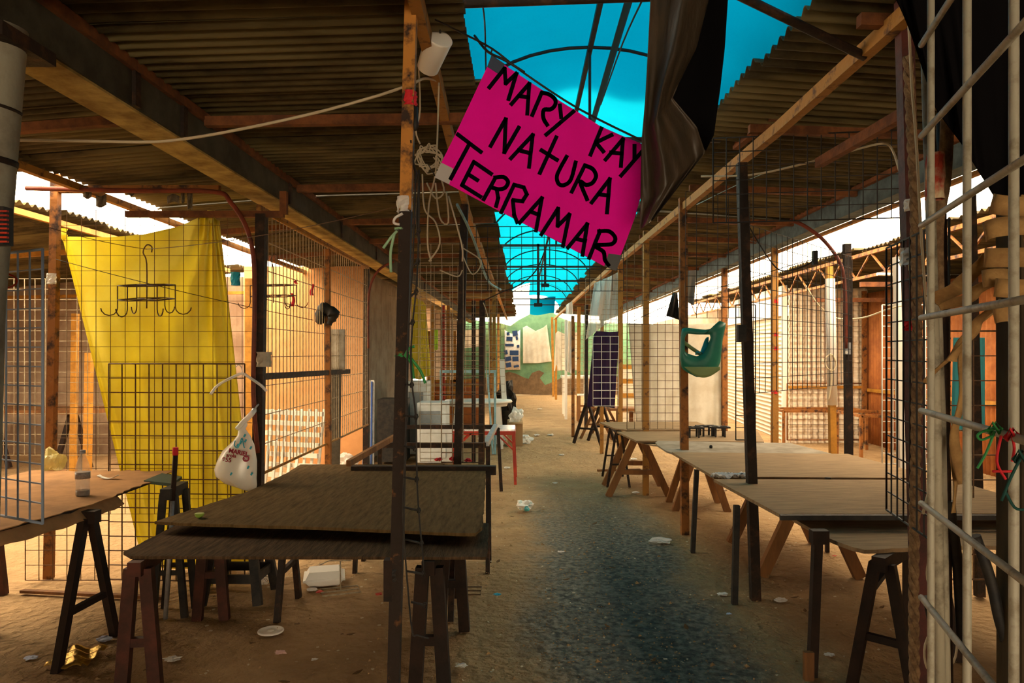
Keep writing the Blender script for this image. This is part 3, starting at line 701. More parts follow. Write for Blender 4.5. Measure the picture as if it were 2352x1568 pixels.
# black stands on the pale board
t = T('display_stand', 'black metal stand nearest the basket post on the pale board', 'stand', P(1592,1012,8.15)*1, 'black stands on the pale board')
b0 = Vector(t.location)
for (dx, dy) in ((-.05,-.05),(.05,-.05),(.05,.05),(-.05,.05)):
    mb = MB(); mb.bar(b0+Vector((dx,dy,0)), b0+Vector((dx,dy,.10)), .018); mb.build('leg', M_black, t)
mb = MB()
for a, b in (((-.10,-.06),(.10,-.06)), ((.10,-.06),(.10,.06)), ((.10,.06),(-.10,.06)), ((-.10,.06),(-.10,-.06))): mb.bar(b0+Vector((*a,.108)), b0+Vector((*b,.108)), .022, .018)
mb.bar(b0+Vector((0,-.06,.108)), b0+Vector((0,.06,.108)), .02, .016)
mb.build('top_frame', M_black, t)
t.location.z = z4
t2 = dup(t, (P(1622,1012,8.3).x, 8.3, z4), .1, 'middle black metal stand of the three on the pale board')
t3 = dup(t, (P(1652,1012,8.2).x, 8.2, z4), -.05, 'black metal stand farthest from the aisle on the pale board')
# ================================================================== YELLOW SHEET and other cloths
def edgecurve(pts, t):
    n = len(pts)-1; k = min(int(t*n), n-1); f = t*n-k; return lerp(Vector((*pts[k],0)), Vector((*pts[k+1],0)), f)
def cloth(name, label, top, bottom, Y, m, folds=.02, nf=5, nu=48, nv=48, left=None, right=None, th=.003, seed=0, cat='cloth', fan=0):
    """top/bottom: pixel polylines left to right"""
    mb = MB(); R = random.Random(seed); ph = [R.uniform(0,6.28) for _ in range(6)]
    def fn(u, v):
        a = edgecurve(top, u); b = edgecurve(bottom, u); q = lerp(a, b, v)
        y = Y+folds*(math.sin(nf*6.28*u+ph[0]+v*1.3)*.6+math.sin(nf*2.7*6.28*u+ph[1])*.25)*(.35+.65*v)+folds*.8*math.sin(3*v+ph[2]+4*u)
        if fan: y += fan*math.sin(14*math.atan2(u-.93, v+.12))*max(0, 1-v*1.1)
        return P(q.x, q.y, y)
    mb.surf(fn, nu, nv, th=th); return tag(mb.build(name, m), label, cat)
cloth('hanging_sheet', 'tall yellow sheet hung by its corners behind the dark wire panel',
      [(143,545),(160,543),(250,545),(330,538),(410,520),(455,500),(480,496),(504,507)], [(330,1300),(400,1306),(500,1306),(592,1302)], 5.80, M_yel, .05, 4, 90, 80, fan=.05, cat='sheet')
for (x, y, lb) in ((146,532,'left'),(485,490,'right')):
    mb = MB(); c = P(x,y+8,5.77); mb.lathe([(.004,-.05),(.02,-.02),(.03,0),(.018,.02),(.03,.05)], c, 8); tag(mb.build('corner_knot', M_yel), 'knotted upper %s corner of the yellow sheet' % lb, 'knot')
cloth('hanging_sheet', 'narrow yellow cloth hung in the far left stall', [(946,682),(970,690),(978,700)], [(944,868),(965,872),(990,860)], 13.35, M_yel, .05, 2, cat='sheet')
cloth('hanging_sheet', 'wide white sheet hung beside the roller shutter', [(1443,742),(1500,744),(1560,746),(1640,742),(1660,738)], [(1462,985),(1540,980),(1620,985),(1664,990)], 11.25, M_white, .03, 3, cat='sheet')
cloth('hanging_sheet', 'white cloth hung on the green back wall with a sagging top', [(1201,752),(1210,748),(1230,760),(1248,752),(1256,745)], [(1201,834),(1235,834),(1267,830)], 29.9, M_white, .04, 2, cat='sheet')
cloth('hanging_sheet', 'second white cloth by the far yellow posts', [(1276,765),(1282,760),(1300,768),(1328,762)], [(1272,852),(1300,850),(1330,850)], 26.95, M_white, .05, 2, cat='sheet')
cloth('hanging_cloth', 'dark purple cloth hanging over the aisle rail on the right', [(1364,768),(1370,760),(1400,762),(1422,761)], [(1348,934),(1380,933),(1412,937)], 11.08, M_purple, .02, 3, cat='cloth')
cloth('clear_sheet', 'torn clear plastic sheet hung above the dark purple cloth', [(1365,650),(1400,635),(1425,622)], [(1345,780),(1390,745),(1424,740)], 11.1, M_clear2, .06, 3, cat='plastic sheet')
cloth('clear_sheet', 'narrow clear plastic strip in front of the second white cloth', [(1300,700),(1316,690)], [(1298,850),(1314,860)], 18.95, M_clear2, .05, 2, cat='plastic sheet')
cloth('hanging_sheet', 'cream sheet on the far left side of the aisle', [(1046,760),(1110,755)], [(1046,800),(1108,796)], 20.45, M_white, .03, 2, cat='sheet')
cloth('hanging_sheet', 'lime green cloth strip in the far left stall', [(995,757),(1006,757)], [(996,805),(1006,802)], 13.0, mat('lime cloth', (.45,.70,.05), rough=.9), .03, 1, 12, 12, cat='sheet')
cloth('blue_sheet', 'turquoise sheet behind the near wire rack', [(2190,775),(2262,775)], [(2185,990),(2262,990)], 5.25, mat('turquoise sheet', (.10,.45,.50), rough=.8, trans=.3), .03, 2, cat='sheet')
cloth('hanging_bag', 'black hanging cloth bag before the sky strip on the right', [(1545,672),(1556,672)], [(1530,725),(1562,735)], 7.3, M_black, .05, 2, 12, 12, cat='cloth')
cloth('hanging_cloth', 'pale grey cloth hung at the head of the basket post', [(1572,622),(1600,620)], [(1572,690),(1594,702)], 6.96, mat('grey cloth', (.3,.28,.25), rough=.9), .04, 2, 12, 12, cat='cloth')
# poster
t = T('poster', 'printed poster with gadget pictures hung by the back wall', 'poster', P(1176,850,29.9))
mb = MB(); mb.surf(lambda u, v: P(1159+36*u, lerp(Vector((0,757+9*math.sin(3.14*u),0)), Vector((0,849,0)), v).y, 29.93), 12, 2, th=.06); mb.build('sheet', M_paper, t)
mb = MB()
for (x, y, a, b) in ((1167,766,7,7),(1183,765,12,12),(1170,778,14,10),(1187,776,5,8),(1170,792,20,6),(1190,795,6,6),(1162,809,8,10),(1181,810,20,11),(1166,824,16,10),(1184,824,14,11),(1168,838,12,11),(1186,841,12,5)):
    mb.box(P(x,y,29.92), (W(a,29.9), .015, W(b,29.9)), Matrix.Rotation(random.uniform(-.2,.2), 3, 'Y'))
mb.build('pictures', mat('navy print', (.02,.05,.14), rough=.7), t)


def strung(label, a, b, d=.03, r=.003):
    mb = MB(); mb.tube(sag(a, b, d), r, 5); return tag(mb.build('clothes_line', M_cord), label, 'line')
strung('cord the narrow far left yellow cloth hangs from', P(893,678,13.35), P(993,697,13.3), .0)
strung('cord the cream sheet hangs from far left of the aisle', (-2.4,20.45,P(1046,759,20.45).z), P(1145,757,20.45), .005)
strung('cord between the basket post and the ochre post left of it', P(1484,690,8.9), P(1570,664,6.95), .02)
S(MB().bar((-.6,2.4,3.25), (1.6,2.4,3.25), .06).build('beam_front', M_dark))
mb = MB(); mb.surf(lambda u, v: P(757+36*u, 756+94*v, 8.02+.01*math.sin(9*u)), 6, 8, th=.01); tag(mb.build('pale_panel', mat('pale weathered ply', (.42,.38,.32), (.28,.24,.19), 6, .9)), 'pale weathered panel tied on the mesh wall above the grey plank', 'panel')
# ================================================================== PINK SIGN
YS = 2.62
ts = T('cardboard_sign', 'fluorescent pink cardboard sign hand lettered in black hanging askew', 'sign', P(1245,610,YS))
out = [(1131,128),(1158,148),(1205,180),(1254,212),(1324,255),(1378,289),(1430,312),(1469,328),(1500,341),(1487,400),(1457,503),(1432,570),(1413,618),(1388,611),(1330,580),(1220,522),(1110,465),(999,406),(1013,375),(1050,300),(1090,215)]
mb = MB(); mb.plate([P(x,y,YS) for x, y in out], (0,.006,0)); mb.build('card', M_pink, ts)
mb = MB(); mb.plate([P(x,y,YS-.004) for x, y in ((1129,126),(1160,147),(1144,169),(1119,153))], (0,.003,0)); lab(mb.build('tape', mat('slate tape', (.035,.05,.09), rough=.5), ts), 'slate blue tape on the top left corner')
mb = MB(); mb.plate([P(x,y,YS-.004) for x, y in ((1013,373),(1041,387),(1037,398),(1032,423),(998,407))], (0,.003,0)); lab(mb.build('tape', mat('grey tape', (.36,.33,.32), rough=.5), ts), 'pale grey tape on the left corner')
mb = MB(); mb.plate([P(x,y,YS-.004) for x, y in ((1398,582),(1430,586),(1415,622),(1388,611))], (0,.003,0)); lab(mb.build('tape', mat('black tape', (.02,.018,.02), rough=.4), ts), 'black tape on the lowest corner')
a3 = lambda x, y: (1050+x/3.136, y/3.136)
L3 = {
 'M1': [[(230,630),(342,490),(350,600),(428,527),(370,715)]],
 'A1': [[(390,750),(520,600),(505,820)], [(445,690),(515,700)]],
 'R1': [[(610,665),(540,830)], [(610,665),(665,680),(705,715),(705,755),(675,785),(625,792),(622,850),(650,900)]],
 'Y1': [[(740,755),(750,845)], [(840,800),(740,885),(640,970)]],
 'K': [[(1040,920),(960,1115)], [(1115,970),(1000,1025),(1055,1092)]],
 'A2': [[(1068,1150),(1195,1000),(1180,1197)], [(1105,1097),(1190,1105)]],
 'Y2': [[(1278,1045),(1278,1135)], [(1330,1092),(1180,1265)]],
 'N': [[(240,1052),(350,855),(340,1097),(445,915)]],
 'A3': [[(385,1142),(545,970),(518,1203)], [(440,1080),(525,1102)]],
 't': [[(715,985),(595,1247)], [(605,1080),(722,1152)]],
 'U': [[(790,1125),(735,1225),(718,1280),(735,1325),(775,1330),(820,1290),(855,1165)]],
 'R2': [[(920,1190),(825,1382)], [(920,1190),(975,1215),(1000,1265),(975,1315),(930,1330),(888,1312),(937,1437)]],
 'A4': [[(968,1460),(1100,1287),(1080,1532)], [(1022,1397),(1087,1407)]],
 'E': [[(120,1165),(35,1332)], [(120,1165),(247,1252)], [(85,1257),(147,1297)], [(35,1332),(170,1417)]],
 'R3': [[(275,1280),(190,1437)], [(270,1278),(335,1275),(366,1310),(345,1350),(300,1362),(258,1352)], [(285,1362),(296,1425),(280,1485)]],
}
strokes = [[a3(*p) for p in s] for k in L3.values() for s in k]
strokes += [[(1051,308),(1105,349)], [(1078,330),(1035,410)],
 [(1181,424),(1151,488)], [(1181,424),(1203,430),(1210,446),(1200,462),(1178,459)], [(1178,460),(1181,493),(1188,511)],
 [(1193,512),(1245,454),(1231,530)], [(1220,486),(1238,493)], [(1243,539),(1282,478),(1281,519),(1308,492),(1293,565)],
 [(1304,569),(1349,514),(1338,586)], [(1326,549),(1345,553)],
 [(1379,529),(1353,593)], [(1375,531),(1399,531),(1413,546),(1405,560),(1368,564),(1386,578),(1390,597),(1398,609)]]
mb = MB()
def stroke(mb, pts, wpx, Y, dz=.004):
    q = smooth([Vector((x,y,0)) for x, y in pts], 6) if len(pts) > 5 and True else [Vector((x,y,0)) for x, y in pts]
    for a, b in zip(q, q[1:]):
        d = (b-a); L = d.length
        if L < .01: continue
        n = Vector((-d.y,d.x,0))/L*wpx/2; e = d/L*wpx*.35; a2 = a-e; b2 = b+e
        mb.plate([P(p.x,p.y,Y-dz) for p in (a2+n, b2+n, b2-n, a2-n)], (0,.003,0))
sharp = lambda s: s
for s in strokes:
    zig = len(s) in (4,5) and True
    stroke(mb, s, 9.0, YS)
mb.build('lettering', M_ink, ts)
mb = MB(); mb.tube([P(1131,112,YS), P(1128,120,YS), P(1134,130,YS)], .003, 5); mb.tube([P(1000,405,YS), P(985,380,YS+.3)], .002, 5); mb.build('hanging_wire', M_wired, ts)

# dark cloth hanging right of the sign
YD = 2.4
td = T('hanging_tarpaulin', 'dark brown tarpaulin hanging folded beside the pink sign', 'tarpaulin', P(1570,530,YD))
mb = MB()
Lf = [(1502,-300),(1496,-60),(1494,0),(1488,120),(1482,230),(1474,320),(1472,420),(1471,475),(1470,527)]
Rt = [(1636,-300),(1632,-60),(1628,0),(1600,110),(1560,190),(1545,225),(1600,290),(1620,350),(1500,505)]
def edg(pts, t): return edgecurve(pts, t)
def fnd(u, v):
    a = edg(Lf, v); b = edg(Rt, v); q = lerp(a, b, u)
    return P(q.x, q.y, YD+.05*math.sin(u*7+v*2)*(1-.3*v)+.009*math.sin(17*u+6*v)+.004*math.sin(37*u-13*v)*v)
mb.surf(fnd, 40, 90, th=.004); mb.build('front_fold', M_dcloth, td)
mb = MB()
Lf2 = [(1612,-300),(1610,-60),(1600,0),(1575,120),(1530,200),(1487,252),(1560,300),(1612,340)]
Rt2 = [(1680,-300),(1676,-60),(1672,0),(1665,110),(1655,200),(1648,250),(1640,310),(1622,345)]
mb.surf(lambda u, v: P(lerp(edg(Lf2,v),edg(Rt2,v),u).x, lerp(edg(Lf2,v),edg(Rt2,v),u).y, YD+.10+.05*math.sin(3*u+1)), 16, 50, th=.004); mb.build('back_fold', M_dark2, td)

# ================================================================== HANGING RACKS, HANGERS, BAGS
def carousel(label, px, py, Y, rpx, dz=0):
    """round clothes carousel: hook, two hexagon rings, six hooks; centre pixel of the upper ring"""
    c = P(px, py, Y); r = W(rpx, Y)
    t = T('carousel_hanger', label, 'hanger', c, 'round wire hangers')
    mb = MB(); mb.tube(smooth([c+Vector((.03,0,.20)), c+Vector((.03,0,.235)), c+Vector((0,0,.245)), c+Vector((-.022,0,.20)), c+Vector((0,0,.13)), c+Vector((0,0,-.14))]), .004, 6); mb.build('hook', M_wire, t)
    for dz_, nm in ((0,'upper_ring'), (-.085,'lower_ring')):
        mb = MB(); pts = [c+Vector((r*math.cos(k*math.pi/3+.3), r*math.sin(k*math.pi/3+.3), dz_+.14*r*math.sin(k*math.pi/3+.3))) for k in range(6)]
        mb.tube(pts, .0035, 6, closed=True)
        for k in range(3): mb.bar(pts[k], pts[k+3], .005)
        for p in pts: 
            if dz_ == 0: mb.bar(p, p-Vector((0,0,.085)), .005)
        mb.build(nm, M_wire, t)
    for k in range(6):
        a = k*math.pi/3+.3; d = Vector((math.cos(a), math.sin(a), 0)); p = c+d*r+Vector((0,0,-.085+.14*r*math.sin(a)))
        pts = [p, p+Vector((0,0,-.05))]+[p+d*(.045-.045*math.cos(q))+Vector((0,0,-.05-.045*math.sin(q))) for q in (.5,1,1.57,2.1,2.7,3.1)]
        mb = MB(); mb.tube(pts, .0035, 6); mb.build('arm', M_wire, t)
    return t
carousel('round wire carousel hanger hanging in front of the yellow sheet', 337, 655, 4.5, 60)
carousel('round wire carousel hanger hanging left of the orange wall', 628, 655, 5.87, 50)
mb = MB(); mb.tube(sag(P(60,505,4.5), P(337,572,4.5), .02), .002, 5); mb.tube(sag(P(337,572,4.5), P(930,470,3.0), .03), .002, 5)
tag(mb.build('wire', M_wire), 'thin line carrying the round hanger in front of the yellow sheet', 'wire')
mb = MB(); mb.tube(sag(P(128,595,5.57), P(720,735,5.57), .02), .0025, 5); tag(mb.build('wire', M_wired), 'slanting dark line crossing the yellow sheet', 'wire')
# white hanger
t = T('coat_hanger', 'milky plastic coat hanger hooked on the post beside the yellow sheet', 'hanger', P(548,905,5.38))
mb = MB(); mb.tube(smooth([P(484,905,5.38), P(500,885,5.38), P(530,868,5.38), P(556,858,5.38), P(575,868,5.38), P(600,885,5.38), P(612,898,5.38)]), .011, 6); mb.build('shoulder', M_clear2, t)
mb = MB(); mb.tube(smooth([P(556,858,5.38), P(555,845,5.38), P(548,838,5.38), P(541,842,5.38)]), .004, 6); mb.build('hook', M_clear2, t)
# printed carrier bag
tb = T('carrier_bag', 'knotted printed plastic bag hanging by the near plywood table', 'bag', P(548,1125,5.25))
Yb = 5.25
mb = MB()
sec = [(560,962,4),(563,975,6),(556,985,8),(560,1000,15),(556,1020,28),(550,1045,40),(545,1065,45),(541,1085,48),(543,1100,47),(552,1114,36),(570,1126,12)]
n = 20; rings = []
for (x, y, r) in sec:
    c = P(x, y, Yb); rr = W(r, Yb)
    rings.append([mb.bm.verts.new(c+Vector((rr*math.cos(2*math.pi*k/n), rr*.55*math.sin(2*math.pi*k/n), .012*math.sin(5*k)*(r > 20)+(-.25*rr*math.cos(2*math.pi*k/n) if y > 1040 else 0)))) for k in range(n)])
for A, B in zip(rings, rings[1:]):
    for k in range(n): mb.face([A[k],A[(k+1)%n],B[(k+1)%n],B[k]], True)
mb.face(rings[-1]); mb.face(rings[0][::-1])
mb.build('film', film('printed bag film', (.86,.82,.74), .72, .2), tb)
mb = MB(); mb.tube(smooth([P(545,985,Yb), P(556,972,Yb), P(566,962,Yb), P(578,950,Yb), P(588,935,Yb+.15), P(594,928,Yb+.32)]), [.02]*15+[.008]*6, 8); mb.build('knot', M_clear2, tb)
def text(body, px, py, hpx, Y, m, parent, rot=0, name='lettering', bold=.0, shear=0):
    cu = bpy.data.curves.new(name, 'FONT'); cu.body = body; cu.size = W(hpx, Y)*1.4; cu.extrude = .0015; cu.align_x = 'CENTER'; cu.align_y = 'CENTER'; cu.offset = bold; cu.shear = shear
    o = bpy.data.objects.new(name, cu); C.objects.link(o); cu.materials.append(m); o.parent = parent
    me = bpy.data.meshes.new_from_object(o.evaluated_get(bpy.context.evaluated_depsgraph_get()))
    bpy.data.objects.remove(o); o = bpy.data.objects.new(name, me); C.objects.link(o); o.parent = parent
    if not me.materials: me.materials.append(m)
    o.location = P(px, py, Y)-parent.location; o.rotation_euler = (math.pi/2, rot, 0); return o
Yf = Yb-.095
M_mar = mat('maroon print', (.28,.01,.03), rough=.5)
text('MARIEL', 548, 1039, 10, Yf, M_mar, tb, .22, bold=.0015)
text('arola', 531, 1046, 8, Yf-.015, M_mar, tb, .12, bold=.001)
text('855', 521, 1056, 10, Yf-.02, M_mar, tb, .12, bold=.001)
mb = MB(); mb.tube([P(565,1053,Yf-.012), P(565,1053,Yf-.016)], W(7.5,Yf), 16); mb.build('badge', M_mar, tb)
text('50', 565, 1053, 6, Yf-.02, M_plast, tb, .2)
mb = MB(); 
for (x, y) in ((562,1000),(564,1012),(576,1028),(570,1073),(578,1088),(531,1088),(546,1022),(553,1016)): mb.box(P(x,y,Yf+.045-.03*(y > 1020)), (.012,.004,.022), Matrix.Rotation(.5,3,'Y'))
mb.build('pattern', M_cyan, tb)
mb = MB(); mb.tube(smooth([P(540,1012,Yf+.02), P(538,1022,Yf), P(546,1028,Yf), P(552,1014,Yf), P(556,1006,Yf+.02), P(560,1024,Yf), P(562,1028,Yf)]), .004, 5); mb.build('emblem', M_cyan, tb)

# ladder-like chain rack on the front post
tr = T('rung_rack', 'purple brown wire display strip with rungs hanging along the front post', 'rack', P(950,1460,2.95))
def side(x0, x1, pts):
    return smooth([P(x, y, 2.93) for x, y in pts])
sL = [(955,395),(948,600),(940,720),(936,800),(932,1000),(926,1150),(928,1230),(935,1330),(947,1450),(958,1458),(985,1466)]
sR = [(962,390),(962,520),(957,650),(948,740),(944,810),(946,880),(955,960),(958,1110),(964,1200),(970,1260),(975,1320)]
mb = MB(); mb.tube(side(0,0,sL), .0035, 6); mb.build('side_wire', M_black, tr)
mb = MB(); mb.tube(side(0,0,sR), .0035, 6); mb.build('side_wire', M_black, tr)
for (a, b) in (((955,540),(962,530)),((950,610),(960,600)),((943,680),(956,670)),((938,745),(948,740)),((930,883),(946,884)),((926,954),(956,957)),((927,1024),(953,1030)),((926,1095),(957,1101)),((926,1164),(962,1172)),((930,1238),(968,1248)),((934,1311),(972,1318)),((944,1382),(976,1390))):
    mb = MB(); mb.tube([P(*a,2.93), P(*b,2.93)], .0045, 6); c = P(*b,2.93); mb.tube([c+Vector((.007*math.cos(k), 0, .012*math.sin(k))) for k in (0,1,2,3,4,5)], .003, 5, closed=True); mb.build('rung', M_black, tr)
# things tied on the front post
def wrap(label, px, py, Y, rpx, hpx, m, name='plastic_wrap', cat='wrap', tails=()):
    c = P(px, py, Y); mb = MB(); R = random.Random(label); r = W(rpx, Y); h = W(hpx, Y)
    n = 14; rings = []
    for j in range(7):
        rings.append([mb.bm.verts.new(c+Vector(((r*R.uniform(.8,1.15))*math.cos(6.283*k/n), (r*R.uniform(.8,1.15))*math.sin(6.283*k/n), h*(j/6-.5)))) for k in range(n)])
    for A, B in zip(rings, rings[1:]):
        for k in range(n): mb.face([A[k],A[(k+1)%n],B[(k+1)%n],B[k]])
    for tl in tails: mb.tube(smooth([P(x,y,Y-.04) for x, y in tl]), .006, 5)
    return tag(mb.build(name, m), label, cat)
wrap('red ribbon bunch tied on the front ochre post', 941, 228, 3.0, 17, 34, M_redr, 'ribbon', 'ribbon')
wrap('clear plastic wound on the front ochre post', 929, 470, 3.0, 18, 36, M_clear2, tails=[[(925,490),(908,500),(905,512),(918,515)]])
wrap('green tape tied around the front post', 923, 815, 3.0, 15, 9, M_grn, 'tape_band', 'tape', tails=[[(930,815),(945,835),(950,870)],[(935,812),(965,850),(977,880)],[(930,818),(940,800),(952,795)]])
wrap('pale green band on the front post', 921, 526, 3.0, 15, 5, mat('pale green tape', (.3,.5,.3), rough=.5), 'tape_band', 'tape', tails=[[(912,530),(898,545),(880,570)],[(906,535),(897,580),(898,625)]])
wrap('tarry wire binding low on the front post', 906, 1318, 3.0, 15, 30, M_black, 'binding', 'binding')
mb = MB(); mb.box(P(893,1330,3.0), (.034,.05,.165)); tag(mb.build('splice_block', M_woodd), 'dark wooden splice block tied low on the front post', 'block')
wrap('white plastic tied on the roped post', 2088, 590, 3.2, 20, 40, M_clear2)
wrap('white tape wound on the roped post', 2092, 472, 3.2, 15, 28, M_plast, 'tape_band', 'tape')
wrap('red striped tape on the roped post', 2090, 748, 3.2, 14, 22, M_redr, 'tape_band', 'tape')
wrap('dirty rag tied to the post above the printed bag', 606, 825, 5.55, 16, 34, mat('dirty rag', (.45,.38,.28), rough=.9), 'rag', 'rag')
wrap('teal rope tangle tied right of the yellow sheet', 541, 640, 5.5, 10, 30, M_teal, 'rope_tangle', 'rope')
wrap('clear plastic tied on the ochre left post', 118, 640, 5.55, 10, 24, M_clear2)
for i, (x, y) in enumerate(((1780,692),(1780,768),(1780,800),(1779,900))):
    wrap('red tape band on the post before the roller shutter', x, y, 9.0, 8, 8, M_redr, 'tape_band', 'tape')['group'] = 'red tape bands'
for (x, y, h, Y, lb) in ((718,660,26,6.98,'longest red ribbon hanging on the left mesh'),(672,682,30,6.37,'curled red ribbon by the second carousel hanger'),(681,645,9,6.49,'tiny red ribbon on the left mesh')):
    mb = MB(); mb.surf(lambda u, v: P(x-4+8*u*(.6+.5*v)+3*math.sin(4*v+x), y+h*(v-.3), Y+.02*math.sin(5*v)), 3, 10, th=.003); tag(mb.build('ribbon', M_redr), lb, 'ribbon')
mb = MB(); mb.tube(smooth([P(735,745,7.42), P(738,715,7.42), P(750,710,7.42), P(766,722,7.42), P(760,735,7.42), P(755,745,7.42)]), [.02,.05,.05,.06,.05,.06,.07,.07,.06,.05,.06,.06,.07,.05,.04,.05,.04,.03,.03,.03,.03][:21], 8)
tag(mb.build('hanging_rag', M_black), 'black rag hanging on the left mesh by the slim rusty post', 'rag')
# bucket
tk = T('bucket', 'white plastic bucket hanging upside down under the left roof', 'bucket', P(1005,95,3.2))
d = Vector((-.40,.74,-.54)).normalized(); Rm = d.to_track_quat('Z','Y').to_matrix()
mb = MB(); mb.lathe([(.060,-.0),(.064,.004),(.062,.012),(.050,.17),(.046,.175)], P(1009,85,3.3), 24, R=Rm); mb.build('shell', M_plast, tk)
mb = MB(); mb.lathe([(.010,-.004),(.010,.004)], P(1007,60,3.3)-d*.03, 10, R=Rm); mb.tube([P(1007,60,3.3)-d*.03, P(1009,82,3.3)-d*.012], .004, 6); mb.build('bolt', M_black, tk)
# second rafter on left of aisle near
# cables
pipe('cable', [P(-60,320,3.1), P(200,324,3.3), P(330,326,3.4), P(400,322,3.4), P(520,303,3.4), P(700,265,3.45), P(850,225,3.5), P(940,195,3.5), P(975,180,3.6), P(1005,185,3.7)], .007, M_cord, 'pale cable swooping from the left column to the ochre bar', 'cable', 6)
tcw = T('cable_bundle', 'tangled pale cables dangling left of the pink sign', 'cable', P(1010,480,3.7))
rr = random.Random(4)
mb = MB()
for k in range(6): mb.tube(smooth([P(985+rr.uniform(-12,12)+22*math.cos(q), 365+rr.uniform(-10,10)+26*math.sin(q), 3.7) for q in [i*.7 for i in range(10)]]), .0035, 5)
mb.build('coil', M_cord, tcw)
for pts in ([(1008,190),(1006,260),(1004,330),(1000,400),(985,470),(982,560),(990,600)], [(980,420),(1000,455),(1020,440),(1010,400)], [(1000,420),(1010,500),(1030,510),(1025,440)], [(970,400),(975,480),(1000,510),(1010,560),(985,600)], [(1030,450),(1060,560),(1062,600)], [(965,330),(955,300),(965,250),(960,120)]):
    mb = MB(); mb.tube(smooth([P(x,y,3.7) for x, y in pts]), .0045, 5); mb.build('strand', M_cord, tcw)
pipe('cable', [P(944,322,2.98), P(950,380,3.0), P(962,420,3.1), P(958,500,3.1), P(963,560,3.1)], .006, M_black, 'black cable hanging beside the front post', 'cable', 6)
mb = MB(); mb.tube([P(953,246,3.0), P(954,290,3.0), P(953,300,3.0)], [.012,.014,.006], 8); tag(mb.build('plug', M_black), 'black plug hanging near the front post', 'plug')
pipe('cable', [P(1050,470,5.5), P(1075,520,6), P(1095,570,6.5), P(1110,620,7), P(1125,650,7.5), P(1150,665,8.5)], .012, M_ltblue, 'pale blue cable running along the left aisle rail', 'cable', 6)
for i, pts in enumerate(([(1108,690),(1113,720),(1118,900)], [(1110,695),(1122,740),(1124,860)], [(1062,585),(1085,630),(1105,600),(1064,570)], [(1010,620),(1050,635),(1062,620)])):
    pipe('cord', [P(x,y,(9.38,9.36,6.5,6.5)[i]) for x, y in pts], .006, M_cord, ['pale cord hanging straight at the left aisle rail', 'second pale cord dangling by the left aisle rail', 'loop of cord at the head of the brown post', 'sagging cord behind the brown post'][i], 'cord', 5)
pipe('cable', [P(1610,405,5.2), P(1720,402,5.1), P(1830,380,5.0), P(1960,345,4.8), P(2025,330,4.5), P(2050,345,4.2), P(2075,430,3.6), P(2085,520,3.3), P(2090,620,3.2)], .007, M_cord, 'pale cable looping from the high mesh down to the roped post', 'cable', 6)
pipe('cable', [P(1850,655,8.4), P(1880,700,8.4), P(1920,730,8.4), P(1980,730,8), P(2040,710,7), P(2080,700,6.9)], .008, M_cord, 'white cable hanging between the yellow wrapped post and taped pole', 'cable', 6)
pipe('cable', [P(1445,742,8.5), P(1560,690,8), P(1720,640,7), P(1850,600,6.6), P(2060,560,5.6)], .004, M_wired, 'thin dark line strung across the right stalls', 'cable', 5)
pipe('cable', [P(1600,470,6.5), P(1750,400,5.5), P(1900,365,5.0)], .003, M_ltblue, 'blue line slanting in the high right mesh', 'cable', 5)
pipe('cable', [P(1720,520,5.2), P(1770,600,5.2), P(1800,622,5.2), P(1850,610,5.2), P(1870,595,5.2)], .005, M_wired, 'dark cord sagging before the sky strip', 'cable', 5)
mb = MB(); mb.box(P(1872,592,5.2), (.03,.03,.10)); tag(mb.build('socket', M_black), 'black socket on the sagging dark cord', 'socket')
# switch boxes on posts
mb = MB(); mb.box(P(1703,765,5.1), (.055,.05,.115)); tag(mb.build('junction_box', M_black), 'black box tied on the dark rusty right post', 'box')
t = T('socket_box', 'grey socket box on the dark post before the cream panel', 'socket', P(1945,815,6.9))
mb = MB(); mb.box(P(1946,800,6.905), (.05,.04,.11)); mb.build('casing', M_cap, t)
mb = MB(); mb.lathe([(.014,-.002),(.014,.002)], P(1944,792,6.868), 10, R=Matrix.Rotation(1.57,3,'X')); mb.lathe([(.014,-.002),(.014,.002)], P(1944,809,6.868), 10, R=Matrix.Rotation(1.57,3,'X')); mb.build('outlet', M_plast, t)

# ---- torn green basket
tg = T('basket', 'torn green plastic tub hanging on the rusty right post', 'basket', P(1612,860,7.0))
Yg = 6.78
mb = MB()
outer = [(1563,775),(1561,820),(1566,846),(1580,856),(1600,866),(1625,866),(1645,855),(1655,830),(1660,780),(1668,742),(1650,735),(1648,752),(1620,757),(1575,752),(1566,755)]
hole = [(1573,775),(1573,806),(1580,812),(1600,818),(1615,812),(1625,795),(1632,775),(1630,768),(1600,768),(1578,766)]
def ring2(pts, Y): return [P(x,y,Y) for x, y in pts]
